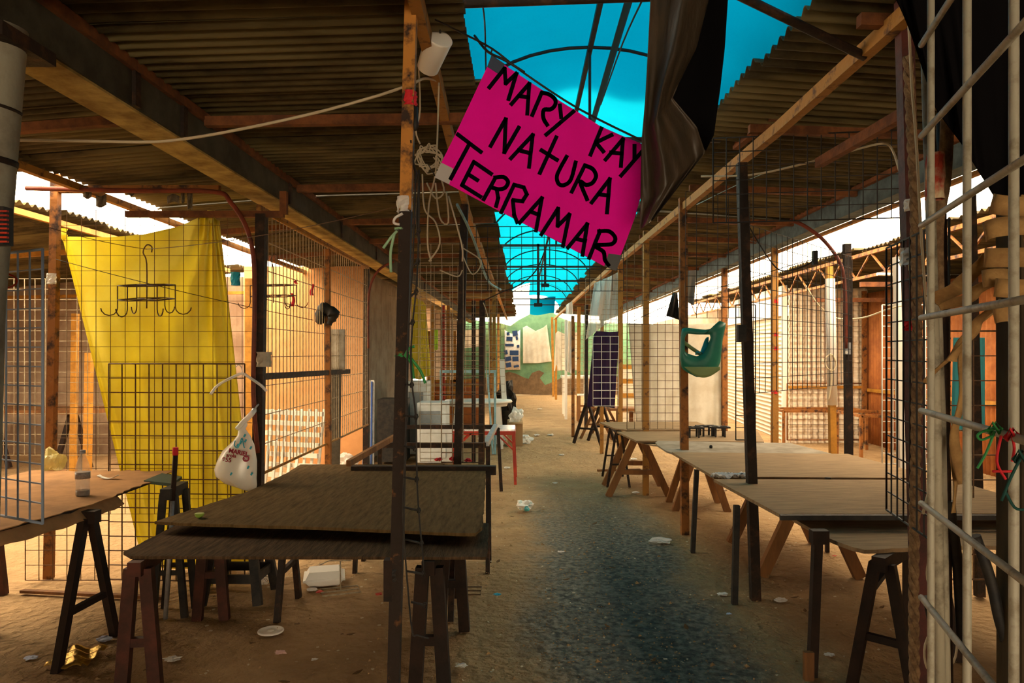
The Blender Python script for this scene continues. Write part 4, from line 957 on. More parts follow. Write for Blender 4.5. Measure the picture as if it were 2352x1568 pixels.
# body as an angled ring: walls between an outer outline and the inner opening, with depth
def resamp(pts, n):
    pts = [Vector((*p,0)) for p in pts]; pts.append(pts[0]); L = [0]
    for a, b in zip(pts, pts[1:]): L.append(L[-1]+(b-a).length)
    o = []
    for i in range(n):
        s = L[-1]*i/n
        for k in range(len(pts)-1):
            if L[k] <= s <= L[k+1]: o.append(lerp(pts[k], pts[k+1], (s-L[k])/max(1e-9, L[k+1]-L[k]))); break
    return o
N_ = 60; O_ = resamp(outer, N_); I_ = resamp(hole, N_)
def aln(A, B):
    k = min(range(N_), key=lambda s: sum((A[i]-B[(i+s)%N_]).length for i in range(0,N_,4))); return [B[(i+k)%N_] for i in range(N_)]
I_ = aln(O_, I_)
loops = [[P(p.x,p.y,Yg+.02) for p in I_], [P(p.x,p.y,Yg) for p in [lerp(O_[i],I_[i],.75) for i in range(N_)]], [P(p.x,p.y,Yg+.015) for p in [lerp(O_[i],I_[i],.2) for i in range(N_)]], [P(p.x,p.y,Yg+.05) for p in O_], [P(p.x,p.y,Yg+.24) for p in [lerp(O_[i],I_[i],.12) for i in range(N_)]], [P(p.x,p.y,Yg+.24) for p in [lerp(O_[i],I_[i],.3) for i in range(N_)]], [P(p.x,p.y,Yg+.06) for p in I_]]
vs = [[mb.bm.verts.new(p) for p in l] for l in loops]
for A, B in zip(vs, vs[1:]+vs[:1]):
    for k in range(N_): mb.face([A[k],A[(k+1)%N_],B[(k+1)%N_],B[k]], True)
mb.build('shell', M_green, tg)
mb = MB(); mb.surf(lambda u, v: P(1572+82*u, 842+22*v*math.sin(3.1*u)+6*u*v, Yg+.0+.0*v), 16, 4, th=.02); lab(mb.build('base', M_greenl, tg), 'olive green underside')
mb = MB(); mb.tube(smooth([P(1565,782,Yg+.1), P(1590,800,Yg+.1), P(1612,815,Yg+.1)]), .018, 8); lab(mb.build('strap', M_greenl, tg), 'olive green strap')
mb = MB(); mb.surf(lambda u, v: P(1598+30*u, 815-38*v*u-8*math.sin(6*u+3*v), Yg+.10+.03*math.sin(7*v+4*u)), 12, 12, th=.02)
tag(mb.build('plastic_bag', M_teal), 'turquoise crumpled bag stuffed in the torn green tub', 'bag')

# ================================================================== THINGS ON TABLES
# bottle
pb = G(190,1138,zt+.003); tb2 = T('bottle', 'plastic cola bottle nearly empty on the cardboard covered table', 'bottle', pb)
mb = MB(); mb.lathe([(.036,0),(.040,.008),(.040,.035),(.037,.06),(.040,.10),(.041,.16),(.036,.185),(.026,.22),(.015,.245),(.013,.262)], pb, 24); mb.build('body', M_pet, tb2)
mb = MB(); mb.lathe([(.016,.255),(.016,.275),(.014,.277)], pb, 16); mb.build('cap', M_cap, tb2)
mb = MB(); mb.lathe([(.0415,.105),(.0415,.145)], pb, 24); mb.build('wrapper', mat('grey print label', (.22,.17,.15), (.35,.28,.24), 40, .4), tb2)
mb = MB(); mb.lathe([(.034,.002),(.0375,.008),(.0375,.035)], pb, 24); mb.build('liquid', M_cola, tb2)
mb = MB(); c = G(248,1100,zt+.004); mb.surf(lambda u, v: c+Vector((-.065+.13*u, -.02+.04*v, .002+.022*(2*u-1)**2)), 12, 3, th=(0,0,.004)); tag(mb.build('curled_strip', M_foam), 'curled white peel beside the cola bottle', 'peel')
c = G(458,1189,zu+.001); t = T('lime_half', 'squeezed lime half on the large dusty board', 'lime', c)
mb = MB(); mb.lathe([(.008,0),(.02,.008),(.026,.022),(.026,.026)], c, 16); mb.build('peel', M_lime, t)
mb = MB(); mb.lathe([(.023,.0265),(.003,.024)], c, 16); mb.build('flesh', mat('lime flesh', (.45,.5,.2), rough=.5), t)
c = G(1680,1096,zr+.001)
mb = MB(); mb.surf(lambda u, v: c+Vector((-.14+.30*u, -.03+.08*v, .012+.012*math.sin(13*u+5*v)+.01*math.sin(29*u+17*v))), 30, 8, th=(0,0,.004)); tag(mb.build('newspaper', mat('printed crumpled paper', (.75,.70,.66), (.12,.10,.12), 30, .9, 0, lo=.55, hi=.62)), 'crumpled printed paper in the gap between right boards', 'paper')
mb = MB(); c = G(1895,1100,zr+.001); mb.bar(c+Vector((0,0,.008)), c+Vector((.04,.0,.006)), .012); tag(mb.build('twig', M_black), 'black twig bit lying on the straight right board', 'twig')
mb = MB(); c = G(1633,1029,z3+.001); mb.lathe([(.014,0),(.016,.02),(.01,.03)], c, 10); tag(mb.build('bottle_cap', M_black), 'small dark lump on the rounded grey board', 'bottle_cap')  # a bottle cap, modelled as a small dark lump
# steel pole
t = T('steel_pole', 'galvanised pole with a red taped top leaning by the dark wire panel', 'pole', G(380,1421))
g0 = G(380,1421); tp = P(403,1045,g0.y+.05)
mb = MB(); mb.tube([g0, lerp(g0,tp,.72)], .014, 10); mb.build('shaft', M_steel, t)
mb = MB(); mb.tube([lerp(g0,tp,.72), tp], .016, 10); lab(mb.build('sleeve', M_woodd, t), 'dark brown upper sleeve')
mb = MB(); mb.tube([tp, tp+Vector((0,0,.05))], .018, 10); mb.build('tape', M_redr, t)
# ================================================================== GROUND THINGS
# black stool
def stool(c, label):
    t = T('plastic_stool', label, 'stool', c)
    mb = MB(); mb.prism([(c.x-.16,c.y-.15), (c.x+.16,c.y-.15), (c.x+.16,c.y+.15), (c.x-.16,c.y+.15)], .42, .45); mb.build('seat', M_black, t)
    for dx, dy in ((-1,-1),(1,-1),(1,1),(-1,1)):
        mb = MB(); mb.bar(c+Vector((.13*dx,.12*dy,.42)), c+Vector((.19*dx,.18*dy,0)), .06, .035, up=(0,1,0)); mb.build('leg', M_black, t)
    for (a, b) in (((-1,-1),(1,-1)),((1,-1),(1,1)),((1,1),(-1,1)),((-1,1),(-1,-1))):
        mb = MB(); mb.bar(c+Vector((.165*a[0],.155*a[1],.17)), c+Vector((.165*b[0],.155*b[1],.17)), .02, .06); mb.build('stretcher', M_black, t)
stool(Vector((-1.97,5.16,0)), 'black plastic stool under the large dusty board')
# foam food box
c = G(745,1338); t = T('foam_box', 'white foam takeaway box on the ground below the lower board', 'food box', c)
Rz = Matrix.Rotation(.25,3,'Z')
def frust(mb, c, a, b, z0, z1, R):
    lo = [mb.bm.verts.new(c+R@Vector((sx*a[0],sy*a[1],z0))) for sx, sy in ((-1,-1),(1,-1),(1,1),(-1,1))]
    hi = [mb.bm.verts.new(c+R@Vector((sx*b[0],sy*b[1],z1))) for sx, sy in ((-1,-1),(1,-1),(1,1),(-1,1))]
    mb.face(lo[::-1]); mb.face(hi)
    for i in range(4): mb.face([lo[i],lo[(i+1)%4],hi[(i+1)%4],hi[i]])
mb = MB(); frust(mb, c, (.10,.09), (.135,.115), 0, .045, Rz); frust(mb, c, (.148,.128), (.148,.128), .045, .052, Rz); mb.build('tray', M_foam, t)
mb = MB(); frust(mb, c, (.148,.128), (.144,.124), .053, .060, Rz); frust(mb, c, (.132,.112), (.105,.085), .060, .105, Rz); mb.build('lid', M_foam, t)
# white lid
c = G(622,1450); t = T('tub_cover', 'round white plastic lid lying on the sand', 'lid', c)
mb = MB(); mb.lathe([(.076,0),(.078,.004),(.076,.01),(.068,.01),(.066,.006),(.002,.006)], c, 32); mb.build('disc', M_plast, t)
mb = MB(); mb.lathe([(.022,.006),(.022,.009),(.004,.010)], c, 20); mb.build('centre_boss', M_plast, t)
# wire stands on ground
def wstand(label, c, w_, d_, h, m, rz):
    t = T('wire_stand', label, 'stand', c, 'wire display stands'); Rz = Matrix.Rotation(rz,3,'Z')
    q = [c+Rz@Vector((x,y,.006)) for x, y in ((-w_,-d_),(w_,-d_),(w_,d_),(-w_,d_))]
    mb = MB(); mb.tube(q, .005, 6, closed=True); mb.bar(lerp(q[0],q[3],.5), lerp(q[1],q[2],.5), .008); mb.build('base_ring', m, t)
    mb = MB(); mb.tube([c+Vector((0,0,.006)), c+Vector((0,0,h))], .005, 6); mb.build('stem', m, t)
    mb = MB(); mb.bar(c+Vector((-.08,0,h)), c+Vector((.08,0,h)), .006); mb.bar(c+Vector((-.08,0,h)), c+Vector((-.14,-.04,h-.02)), .006)
    for k in range(5): mb.bar(c+Vector((.02+.012*k,.02,h)), c+Vector((.02+.012*k,.02,h+.16)), .003)
    mb.build('rack', m, t)
wstand('wire display stand lying open beside the foam food box', G(782,1358), .13, .08, .22, M_wirel, .35)
wstand('brown wire display stand on the aisle side of the lower board', G(1063,1358), .13, .085, .26, M_wire, 0)
mb = MB(); mb.bar(G(50,1357,.01), G(375,1372,.01), .04, .02); tag(mb.build('wood_slat', M_wood), 'long red brown slat lying by the low left mesh', 'slat')
mb = MB(); c = G(170,1515,.012); mb.surf(lambda u, v: c+Vector((-.09+.2*u, -.12+.26*v, .012+.012*math.sin(9*u+7*v)+.01*math.sin(21*v))), 14, 14, th=(0,0,.003)); tag(mb.build('foil_wrapper', M_foil), 'crinkled gold foil wrapper on the shaded sand', 'wrapper')
# plastic bags on the ground
def crumple(name, label, c, s, m, cat, seed, flat=.5, group=None, sx=1):
    R = random.Random(seed); mb = MB(); bmesh.ops.create_icosphere(mb.bm, subdivisions=3, radius=1)
    k = [(Vector((R.gauss(0,1),R.gauss(0,1),R.gauss(0,1))).normalized(), R.uniform(2,5), R.uniform(0,6)) for _ in range(7)]
    for v in mb.bm.verts:
        n = v.co.copy(); f = 1+sum(.12*math.sin(q*n.dot(d)*2+p) for d, q, p in k)
        v.co = Vector((n.x*f*s*sx, n.y*f*s, max(-.9,n.z*f)*s*flat))+Vector(c)+Vector((0,0,s*flat*.85))
    for f in mb.bm.faces: f.smooth = False
    return tag(mb.build(name, m), label, cat, group)
crumple('plastic_bag', 'white and turquoise plastic bag lying mid aisle', G(1204,1172), .075, mat('bag print', (.75,.72,.66), (.08,.45,.48), 8, .5, 0, lo=.52, hi=.6), 'bag', 1, .75)
crumple('plastic_bag', 'clear plastic bag under the large dusty board by the stool', G(605,1340), .09, M_clear, 'bag', 2, .8)
crumple('plastic_bag', 'twisted white plastic bag on the blue lit aisle by the prop leg', G(1518,1246), .04, M_clear2, 'bag', 3, .6, sx=2.2)
crumple('plastic_bag', 'pale plastic bag against the cardboard box', G(1207,1018), .10, M_clear2, 'bag', 4, .8)
crumple('plastic_bag', 'white plastic bag on top of the cardboard box', Vector(P(1184,968,13.2)), .12, M_clear2, 'bag', 5, 1.0)
crumple('plastic_bag', 'yellow plastic scrap beneath the black stool', G(462,1352), .07, mat('yellow film', (.7,.5,.1), rough=.4), 'bag', 6, .4)
crumple('plastic_bag', 'pile of white plastic behind the batten', G(800,1072)+Vector((0,0,0)), .14, M_clear2, 'bag', 7, .8)
crumple('plastic_bag', 'yellow translucent bag caught by the cardboard table', P(122,1080,5.52), .07, film('yellow film bag', (.8,.72,.3), .6), 'bag', 9, 1.2)
# foreground litter
lit = [(240,1470,.03,'bluish white crumpled tissue by the dark sawhorse foot'),(70,1512,.022,'small bluish tissue ball on the dark sand at left'),(395,1516,.03,'torn pale wrapper beside the red brown sawhorse'),(645,1500,.022,'small pinkish wrapper twist below the round lid'),
       (722,1515,.012,'tiny white paper square in the near sand'),(957,1432,.02,'white paper flap between front post and dark sawhorse'),(1143,1366,.018,'bright blue paper scrap beside the brown wire stand'),(718,1355,.025,'white torn paper before the foam food box'),(735,1360,.02,'red and yellow wrapper under the wire stand'),
       (1288,1268,.018,'white scrap in the middle of the aisle'),(1660,1366,.025,'white wrapper at the foot of the black prop leg'),(1792,1380,.03,'cream crumpled paper beside the dark right post'),(1674,1410,.012,'tiny bluish scrap below the black prop leg'),(1916,1277,.012,'small red scrap under the chewed board'),
       (2070,1282,.018,'red scrap beside the far prop leg'),(1905,1505,.02,'white scrap on the brown sand at lower right'),(2090,1462,.012,'white sliver near the roped post foot'),(1060,1530,.02,'grey scrap on the near aisle sand'),(870,1085+280,.018,'red wrapper near the wire stand stem'),
       (1460,1132,.03,'crumpled white wrapper under the pale board'),(1290,1045,.03,'white paper flake far up the aisle'),(1275,1110,.025,'white strip lying across the blue lit aisle'),(1655,1128,.05,'white plastic under the smooth brown board'),(1640,1110,.06,'white sheet scrap behind the raw sawhorse'),
       (1265,1000,.05,'white cup lying in the middle distance'),(1233,1000,.045,'pale bottle lying in the middle distance'),(1240,940,.05,'bright white speck near the back wall'),(1455,1055,.035,'pale scrap under the farthest right board'),(1165,1075,.035,'flat white plate by the red table foot')]
MP = [M_paper, mat('bluish paper', (.55,.60,.75), rough=.9), mat('pink paper', (.7,.45,.4), rough=.9), mat('cyan paper', (.05,.40,.60), rough=.8), mat('red paper', (.5,.06,.04), rough=.7)]
for i, (x, y, s, lb) in enumerate(lit):
    m = MP[1] if 'bluish' in lb else MP[2] if 'pink' in lb else MP[3] if 'bright blue' in lb else MP[4] if 'red' in lb.split()[:2] else MP[0]
    crumple('paper_scrap', lb, G(x,y), s, m, 'litter', 20+i, .35, 'scraps on the ground', sx=1.3)
# leaves and clods: small shared-label litter
R = random.Random(11)
base = None
for i in range(46):
    Y = R.uniform(3.5, 8); x = R.uniform(-2.3, 2.4)
    if base is None:
        mb = MB(); mb.surf(lambda u, v: Vector((x-.028+.056*u, Y-.014*math.sin(3.14*u)+.028*math.sin(3.14*u)*v, .004+.012*u*u)), 8, 4, th=(0,0,.002)); base = tag(mb.build('dry_leaf', M_leaf), 'small dry brown leaf lying on the dirt floor', 'leaf', 'dry leaves on the ground'); continue
    o = base.copy(); C.objects.link(o); o.location = (x, Y, .003); o.rotation_euler = (0,0,R.uniform(0,6.28)); s = R.uniform(.5,1.2); o.scale = (s,s,s)
mb = MB()
for i in range(7000):
    y = 3.3+R.random()**1.6*10; x = R.uniform(-2.6,2.8) if R.random() < .45 else R.gauss(.35,.55); s = R.uniform(.003,.011)*(1.9 if R.random() < .06 else .9)
    c = Vector((x,y,s*.2)); v = [mb.bm.verts.new(c+Vector((R.uniform(.6,1.2)*s*a, R.uniform(.6,1.2)*s*b, R.uniform(.4,1)*s*d_))) for a, b, d_ in ((1,0,0),(-.5,.86,0),(-.5,-.86,0),(0,0,1))]
    for q in ((0,1,3),(1,2,3),(2,0,3)): mb.face([v[k] for k in q])
o = tag(mb.build('dirt_crumbs', M_sand), 'loose dirt crumbs scattered over the sandy floor', 'dirt'); o['kind'] = 'stuff'
mb = MB(); 
R = random.Random(12)
for i in range(900):
    y = 3.4+R.random()**1.4*12; x = R.uniform(-2.2,2.6); s = R.uniform(.004,.011); a = R.uniform(0,3.14)
    c = Vector((x,y,.006)); e1 = Vector((math.cos(a),math.sin(a),0))*s; e2 = Vector((-math.sin(a),math.cos(a),.3))*s*.5
    mb.plate([c-e1-e2, c+e1-e2, c+e1+e2, c-e1+e2], (0,0,.001))
o = tag(mb.build('litter_flecks', M_cord), 'tiny pale flecks of litter scattered over the sand', 'litter'); o['kind'] = 'stuff'

# ================================================================== FAR LEFT STALL THINGS
# white lattice shelves leaning behind the long mesh
t = T('lattice_rack', 'white plastic lattice shelves leaning behind the long mesh wall', 'shelf rack', P(670,1110,8.3))
for k in range(7):
    y = 945+k*24
    mb = MB(); mb.bar(P(606+k*2,y,8.6), P(742-k*3,y+6,8.4), .035, .05); mb.build('shelf', M_plast, t)
for k in range(8):
    x = 612+k*17
    mb = MB(); mb.bar(P(x+14,940,8.7), P(x-8,1157,8.3), .028, .03, up=(0,1,0)); mb.build('upright', M_plast, t)
mb = MB(); mb.bar(P(770,852,8.0), P(766,1075,8.0), .13, .04, up=(0,1,0)); tag(mb.build('grey_plank', mat('grey timber', (.10,.085,.065), (.05,.042,.03), 5, .9)), 'grey weathered plank standing at the end of the mesh wall', 'plank')
for i, (x0, x1) in enumerate(((846,836),(856,854))):
    t = T('long_carton', ['white and blue long carton leaning at the grey side wall, left one', 'white and blue long carton leaning at the grey side wall, right one'][i], 'carton', P(x1,1062,9.9), 'long cartons')
    mb = MB(); mb.bar(P(x0,874,10), P(x1,1075,9.6), .045, .05, up=(0,1,0)); mb.build('sleeve', M_paper, t)
    mb = MB(); mb.bar(P(x0-2,876,9.96), P(x1-2,1073,9.56), .02, .02, up=(0,1,0)); mb.build('stripe', M_bluep, t)
def appliance(label, x0, y0, x1, yb_, Y, dp, m, m2):
    a = P(x0,y0,Y); b = P(x1,y0,Y); zb = max(0, P(x0,yb_,Y).z)
    t = T('appliance', label, 'appliance', (a.x, Y, zb))
    mb = MB(); mb.box(((a.x+b.x)/2, Y+dp/2, (a.z+zb)/2), (b.x-a.x, dp, a.z-zb)); mb.build('casing', m, t)
    mb = MB(); mb.box(((a.x+b.x)/2-.05*(b.x-a.x), Y-.008, (a.z+zb)/2), ((b.x-a.x)*.72, .02, (a.z-zb)*.72)); mb.build('front_panel', m2, t)
appliance('pale grey appliance cabinet standing on the ground by the front post', 958, 925, 1024, 1060, 11.6, .6, M_metalw, M_metalg)
appliance('small white appliance behind the wire rung strip', 934, 876, 981, 1046, 12.4, .6, M_metalw, M_metalg)
appliance('wide low pale chest behind the empty table frame', 955, 985, 1040, 1062, 11.0, .5, M_metalw, M_metalw)
mb = MB(); mb.box(P(905,985,11.5)*1, (.42,.5,.95)); tag(mb.build('dark_cabinet', M_black), 'dark cabinet beside the pale appliances', 'cabinet')
# red folding table
t = T('folding_table', 'red metal folding table with a silver top on the left of the aisle', 'table', Vector((-.55,9.9,0)))
zz = .70; xa, xb, ya, yb2 = -.90, -.10, 9.55, 10.15
mb = MB(); mb.box(((xa+xb)/2,(ya+yb2)/2,zz), (xb-xa, yb2-ya, .025)); mb.build('tabletop', M_silver, t)
mb = MB()
for a, b in (((xa,ya),(xb,ya)),((xb,ya),(xb,yb2)),((xb,yb2),(xa,yb2)),((xa,yb2),(xa,ya))): mb.bar((*a,zz-.035), (*b,zz-.035), .02, .05)
mb.build('apron', M_redp, t)
for x, y in ((xa+.02,ya),(xb-.02,ya),(xb-.02,yb2),(xa+.02,yb2)):
    mb = MB(); mb.bar((x,y,zz-.03), (x+(.03 if x > -.5 else -.0),y,0), .035, up=(0,1,0)); mb.build('leg', M_redp, t)
    s = 1 if x < -.5 else -1
    mb = MB(); mb.bar((x,y,zz-.25), (x+.22*s,y,zz-.04), .02); mb.build('brace', M_redp, t)
# white plastic table (with another upturned on it)
t = T('plastic_table', 'white plastic table in the far left of the aisle', 'table', Vector((-.75,13.4,0)))
mb = MB(); a = P(1045,905,13); 
mb.lathe([(.60,.70),(.62,.72),(.60,.75),(.02,.75)], Vector((-.80,13.4,.10)), 24, sy=.75); mb.lathe([(.52,.64),(.54,.70)], Vector((-.80,13.4,.10)), 24, sy=.72); mb.build('tabletop', M_plast, t)
for dx, dy in ((-1,-1),(1,-1),(1,1),(-1,1)):
    mb = MB(); mb.bar((-.80+.36*dx,13.4+.26*dy,.74), (-.80+.42*dx,13.4+.30*dy,0), .08, up=(0,1,0)); mb.build('leg', M_plast, t)
mb = MB(); mb.bar(P(1158,917,13.6), P(1153,825,13.6), .09, up=(0,1,0)); tag(mb.build('upturned_support', M_plast), 'upturned white plastic table leg standing on the white table', 'leg')
# pale blue frame
t = T('steel_rack', 'pale blue steel frame rack behind the brown post', 'rack', P(1075,1043,12.45))
for x in (1013,1137):
    mb = MB(); mb.bar(P(x,850,12.45), P(x,1043,12.45), .04, up=(0,1,0)); mb.build('upright', M_ltblue, t)
mb = MB(); mb.bar(P(1010,853,12.45), P(1140,853,12.45), .05); mb.build('top_rail', M_ltblue, t)
mb = MB(); mb.bar(P(1120,860,12.4), P(1132,1043,12.35), .03, up=(0,1,0)); mb.build('stay', M_ltblue, t)
# orange shelf rack
t = T('shelf_rack', 'orange slatted shelf rack in the far left stall', 'shelf rack', P(1050,930,16))
for y in (874,885,930):
    mb = MB(); mb.bar(P(985,y,16), P(1110,y,16), .06, .05); mb.build('shelf', M_yelp, t)
for x in (985,1045,1108):
    mb = MB(); mb.bar(P(x,760,16), P(x,991,16), .06, up=(0,1,0)); mb.build('upright', M_yelp, t)
mb = MB(); mb.box(P(1045,930,16.6), (1.3,.5,1.06)); tag(mb.build('brown_chest', M_brown), 'brown chest behind the orange shelf rack', 'chest')
# rubbish sack and bin, carton box
crumple('rubbish_sack', 'black rubbish sack in a bin before the back wall', Vector((P(1163,0,16.4).x,16.4,.40)), .18, M_black, 'sack', 40, 1.9)
mb = MB(); mb.lathe([(.13,0),(.17,.42),(.175,.43)], Vector((P(1163,0,16.4).x,16.4,0)), 18); tag(mb.build('rubbish_bin', M_black), 'black bin under the rubbish sack', 'bin')
c = G(1183,1024); t = T('cardboard_box', 'open cardboard box beyond the red folding table', 'box', c)
mb = MB(); mb.box(c+Vector((0,.15,.23)), (.28,.34,.46)); mb.build('carton', M_box, t)
mb = MB(); mb.surf(lambda u, v: c+Vector((-.14+.28*u,-.02-.10*v,.46-.05*v)), 2, 2, th=(0,0,.006)); mb.build('flap', M_box, t)
c = G(1130,1018); t = T('foam_box', 'white foam box on the ground beneath the red folding table', 'food box', c)
mb = MB(); frust(mb, c, (.20,.14), (.24,.17), 0, .08, Rz); mb.build('tray', M_foam, t)
mb = MB(); frust(mb, c, (.24,.17), (.19,.13), .085, .17, Rz); mb.build('lid', M_foam, t)
# wood post tie strip along the ground of mesh with red rags
for (x, y) in ((1007,1058),(1040,1057),(1075,1060)):
    crumple('red_rag', 'red rag at the foot of the framed dark mesh', P(x,y,6.57), .03, M_redr, 'rag', x, .5, 'red rags at the mesh foot')
# ================================================================== FAR RIGHT STALL THINGS
t = T('plastic_table', 'far white table on the right before the yellow posts', 'table', G(1300,940))
c = Vector((P(1312,865,20).x, 20, 0)); zz = P(1300,866,20).z
mb = MB(); mb.box((c.x+.15,20.3,zz), (.8,.9,.06)); mb.build('tabletop', M_plast, t)
for dx in (-.18,.42):
    for dy in (-.1,.6): mb = MB(); mb.bar((c.x+dx,20+dy,zz), (c.x+dx,20+dy,0), .06, up=(0,1,0)); mb.build('leg', M_plast, t)
t = T('wooden_stool', 'raw wooden step stool far up the right side of the aisle', 'stool', G(1345,970))
c = G(1347,970); mb = MB(); mb.box(c+Vector((0,.2,.66)), (.40,.36,.04)); mb.build('seat', M_plast, t)
for dx in (-.17,.17):
    for dy in (.05,.35): mb = MB(); mb.bar(c+Vector((dx,dy,.65)), c+Vector((dx,dy,0)), .06, up=(0,1,0)); mb.build('leg', M_wood, t)
mb = MB(); 
for z in (.25,.4): mb.bar(c+Vector((-.17,.05,z)), c+Vector((.17,.05,z)), .03, .05)
mb.build('rung', M_wood, t)
sawhorse('dark sawhorse standing bare between the wooden stool and the purple cloth', P(1345,925,13.8), P(1385,925,14.3), .30, M_woodd, .05)
sawhorse('raw bare sawhorse just below the dark purple cloth', P(1368,935,14.6), P(1395,935,15.6), .32, M_wood, .05)
t = T('trestle_table', 'far plank table behind the white sheet edge', 'table', G(1465,985))
mb = MB(); mb.box(P(1465,938,15), (1.2,.6,.05)); mb.build('tabletop', M_wood, t)
for x in (1420,1450,1505): mb = MB(); mb.bar(P(x,940,15), Vector((P(x,940,15).x,15,0)), .08, up=(0,1,0)); mb.build('leg', M_wood, t)
for k in range(13):
    mb = MB(); mb.bar(P(1425,974-k*11,17.1), P(1490,974-k*11,17.1), .05, .108); tag(mb.build('crate_board', M_yelp if k % 3 == 0 else M_egg), 'slat of the crates piled behind the purple cloth', 'slat', 'stacked crate slats')
# low rusty frames by the cream panel
def lowframe(label, x0, x1, y0, yb_, Y, dp):
    a = P(x0,y0,Y); b = P(x1,y0,Y); z = a.z
    t = T('bare_trestle', label, 'table frame', Vector(((a.x+b.x)/2,Y,0)))
    q = [(a.x,Y,z), (b.x,Y,z), (b.x,Y+dp,z), (a.x,Y+dp,z)]
    mb = MB()
    for i in range(4): mb.bar(q[i], q[(i+1)%4], .045)
    mb.build('top_frame', M_rust, t)
    for p in q: mb = MB(); mb.bar(p, (p[0],p[1],0), .045, up=(0,1,0)); mb.build('leg', M_rust, t)
lowframe('low rusty table frame in front of the cream panel', 1800, 1990, 944, 1015, 13.0, .6)
lowframe('tall rusty trestle frame before the brown corrugated wall', 1978, 2110, 955, 1035, 11.6, .9)
mb = MB(); mb.bar((5.05,14.05,1.05), (6.5,14.05,1.05), .04, .05); tag(mb.build('cross_rail', M_yelp), 'ochre rail across the cream panel', 'rail')
mb = MB(); mb.bar((6.52,9.6,1.0), (6.52,14.05,1.0), .04, .06); tag(mb.build('cross_rail', M_yelp), 'ochre rail across the brown corrugated wall', 'rail')
mb = MB(); mb.bar(P(1985,668,14.0), P(1985,1015,14.0), .07, up=(0,1,0)); tag(mb.build('corner_post', M_rust), 'rusty corner post between cream panel and brown wall', 'post')
mb = MB(); mb.tube([(4.6,9.6,2.72), (5.6,9.7,2.72)], .02, 8); tag(mb.build('tube_light', M_plast), 'white fluorescent tube under the far right shed roof', 'lamp')
pipe('cable_coil', [P(1908,812,8.24), P(1895,825,8.24), P(1900,845,8.24), P(1915,850,8.24), P(1920,830,8.24), P(1908,815,8.24), P(1910,870,8.24), P(1903,920,8.24)], .008, M_cord, 'pale cable coil hung on the yellow wrapped post', 'cable', 6)
mb = MB(); mb.tube([P(1906,640,8.3), P(1912,930,8.3)], .055, 10); tag(mb.build('plastic_wrap', M_clear2), 'white plastic wound round the yellow post', 'wrap')

# ================================================================== NEAR RIGHT FOREGROUND
tw = T('wire_rack', 'thick chipped white wire rack standing at the right edge nearest the camera', 'rack', (.60,1.0,0))
A = Vector((.650,1.20,0)); B = Vector((.535,.775,0)); D = (B-A)
def rp(t, z): q = A+D*t; return Vector((q.x, q.y, z))
zs = [P(0,y,1.19).z for y in (90,303,512,728,945,1162,1382,1600)]
for z in zs:
    mb = MB(); mb.tube([rp(-.03,z), rp(1.4,z)], .0050, 10); mb.build('crossbar', M_bar, tw)
for tt in (.03,.445,.83,1.22):
    mb = MB(); mb.tube([rp(tt,0)+Vector((.012,.006,0)), rp(tt,2.6)+Vector((.012,.006,0))], .0055, 10); mb.build('upright', M_bar, tw)
# roped post cluster
ty = T('twisted_rope', 'thick twisted rope running down the maroon post', 'rope', P(2110,1560,3.1))
mb = MB()
for k in range(3):
    pts = []
    for i in range(160):
        v = i/159; y = 130+1500*v; x = 2085+22*math.sin(5*v)*.5+28*v; a = v*95+k*2.094; c = P(x, y, 3.1)
        pts.append(c+Vector((.011*math.cos(a), .011*math.sin(a), 0)))
    mb.tube(pts, .012, 6)
mb.build('strand', M_rope, ty)
M_pole = mat('flaking white pole', (.34,.30,.22), (.09,.07,.045), 8, .6, .2, lo=.5, hi=.66)
for (x0,y0,x1,y1,Y,r,m,lb) in ((2124,40,2172,1640,2.0,.013,M_pole,'flaking white pole standing beside the thick wire rack, outer one'), (2140,300,2186,1640,2.06,.011,M_pole,'flaking white pole standing beside the thick wire rack, inner one'), (2160,260,2185,1568,2.3,.012,M_dark,'dark bar among the poles behind the wire rack')):
    mb = MB(); b = P(x1,y1,Y); mb.tube([P(x0,y0,Y), lerp(P(x0,y0,Y),b,.5), Vector((b.x,b.y,0))], r, 10); tag(mb.build('leaning_pole', m), lb, 'pole')
wrap('red and cream cloth wound on the flaking poles', 2148, 405, 1.98, 20, 105, mat('red cream cloth', (.40,.05,.03), (.5,.4,.25), 14, .9), 'cloth_wrap', 'cloth')
mb = MB(); mb.tube(smooth([P(2180,150,2.04), P(2170,400,2.04), P(2152,520,2.04), P(2154,700,2.05)]), .018, 8); tag(mb.build('rope', M_rope), 'second brown rope looped among the poles', 'rope')
pipe('cord', [P(2172,1150,2.3), P(2140,1260,2.35), P(2130,1330,2.4), P(2160,1400,2.4), P(2125,1480,2.4), P(2135,1540,2.4), P(2190,1520,2.4), P(2200,1440,2.4)], .004, M_cord, 'thin loose cord looping by the foot of the poles', 'cord', 5)
pipe('cable', [P(2085,0,2.6), P(2095,200,2.6), P(2105,330,2.6), P(2120,600,2.6), P(2150,1000,2.6), P(2120,1180,2.6)], .005, M_cord, 'pale cord hanging straight between rope and poles', 'cable', 5)
for (pts, r, lb) in (([(2182,1150),(2186,1200),(2200,1300),(2210,1480)], .016, 'dark frayed strap hanging low behind the wire rack'), ([(2240,1230),(2275,1330),(2295,1420),(2310,1470)], .014, 'dark strap curving by the timber pillar foot'), ([(2130,1370),(2150,1480),(2160,1568)], .014, 'black hose leaning at the maroon post foot')):
    pipe('strap', [P(x,y,2.29 if 'frayed' in lb else 1.93 if 'curving' in lb else 2.2) for x, y in pts], r, M_black, lb, 'strap', 8)
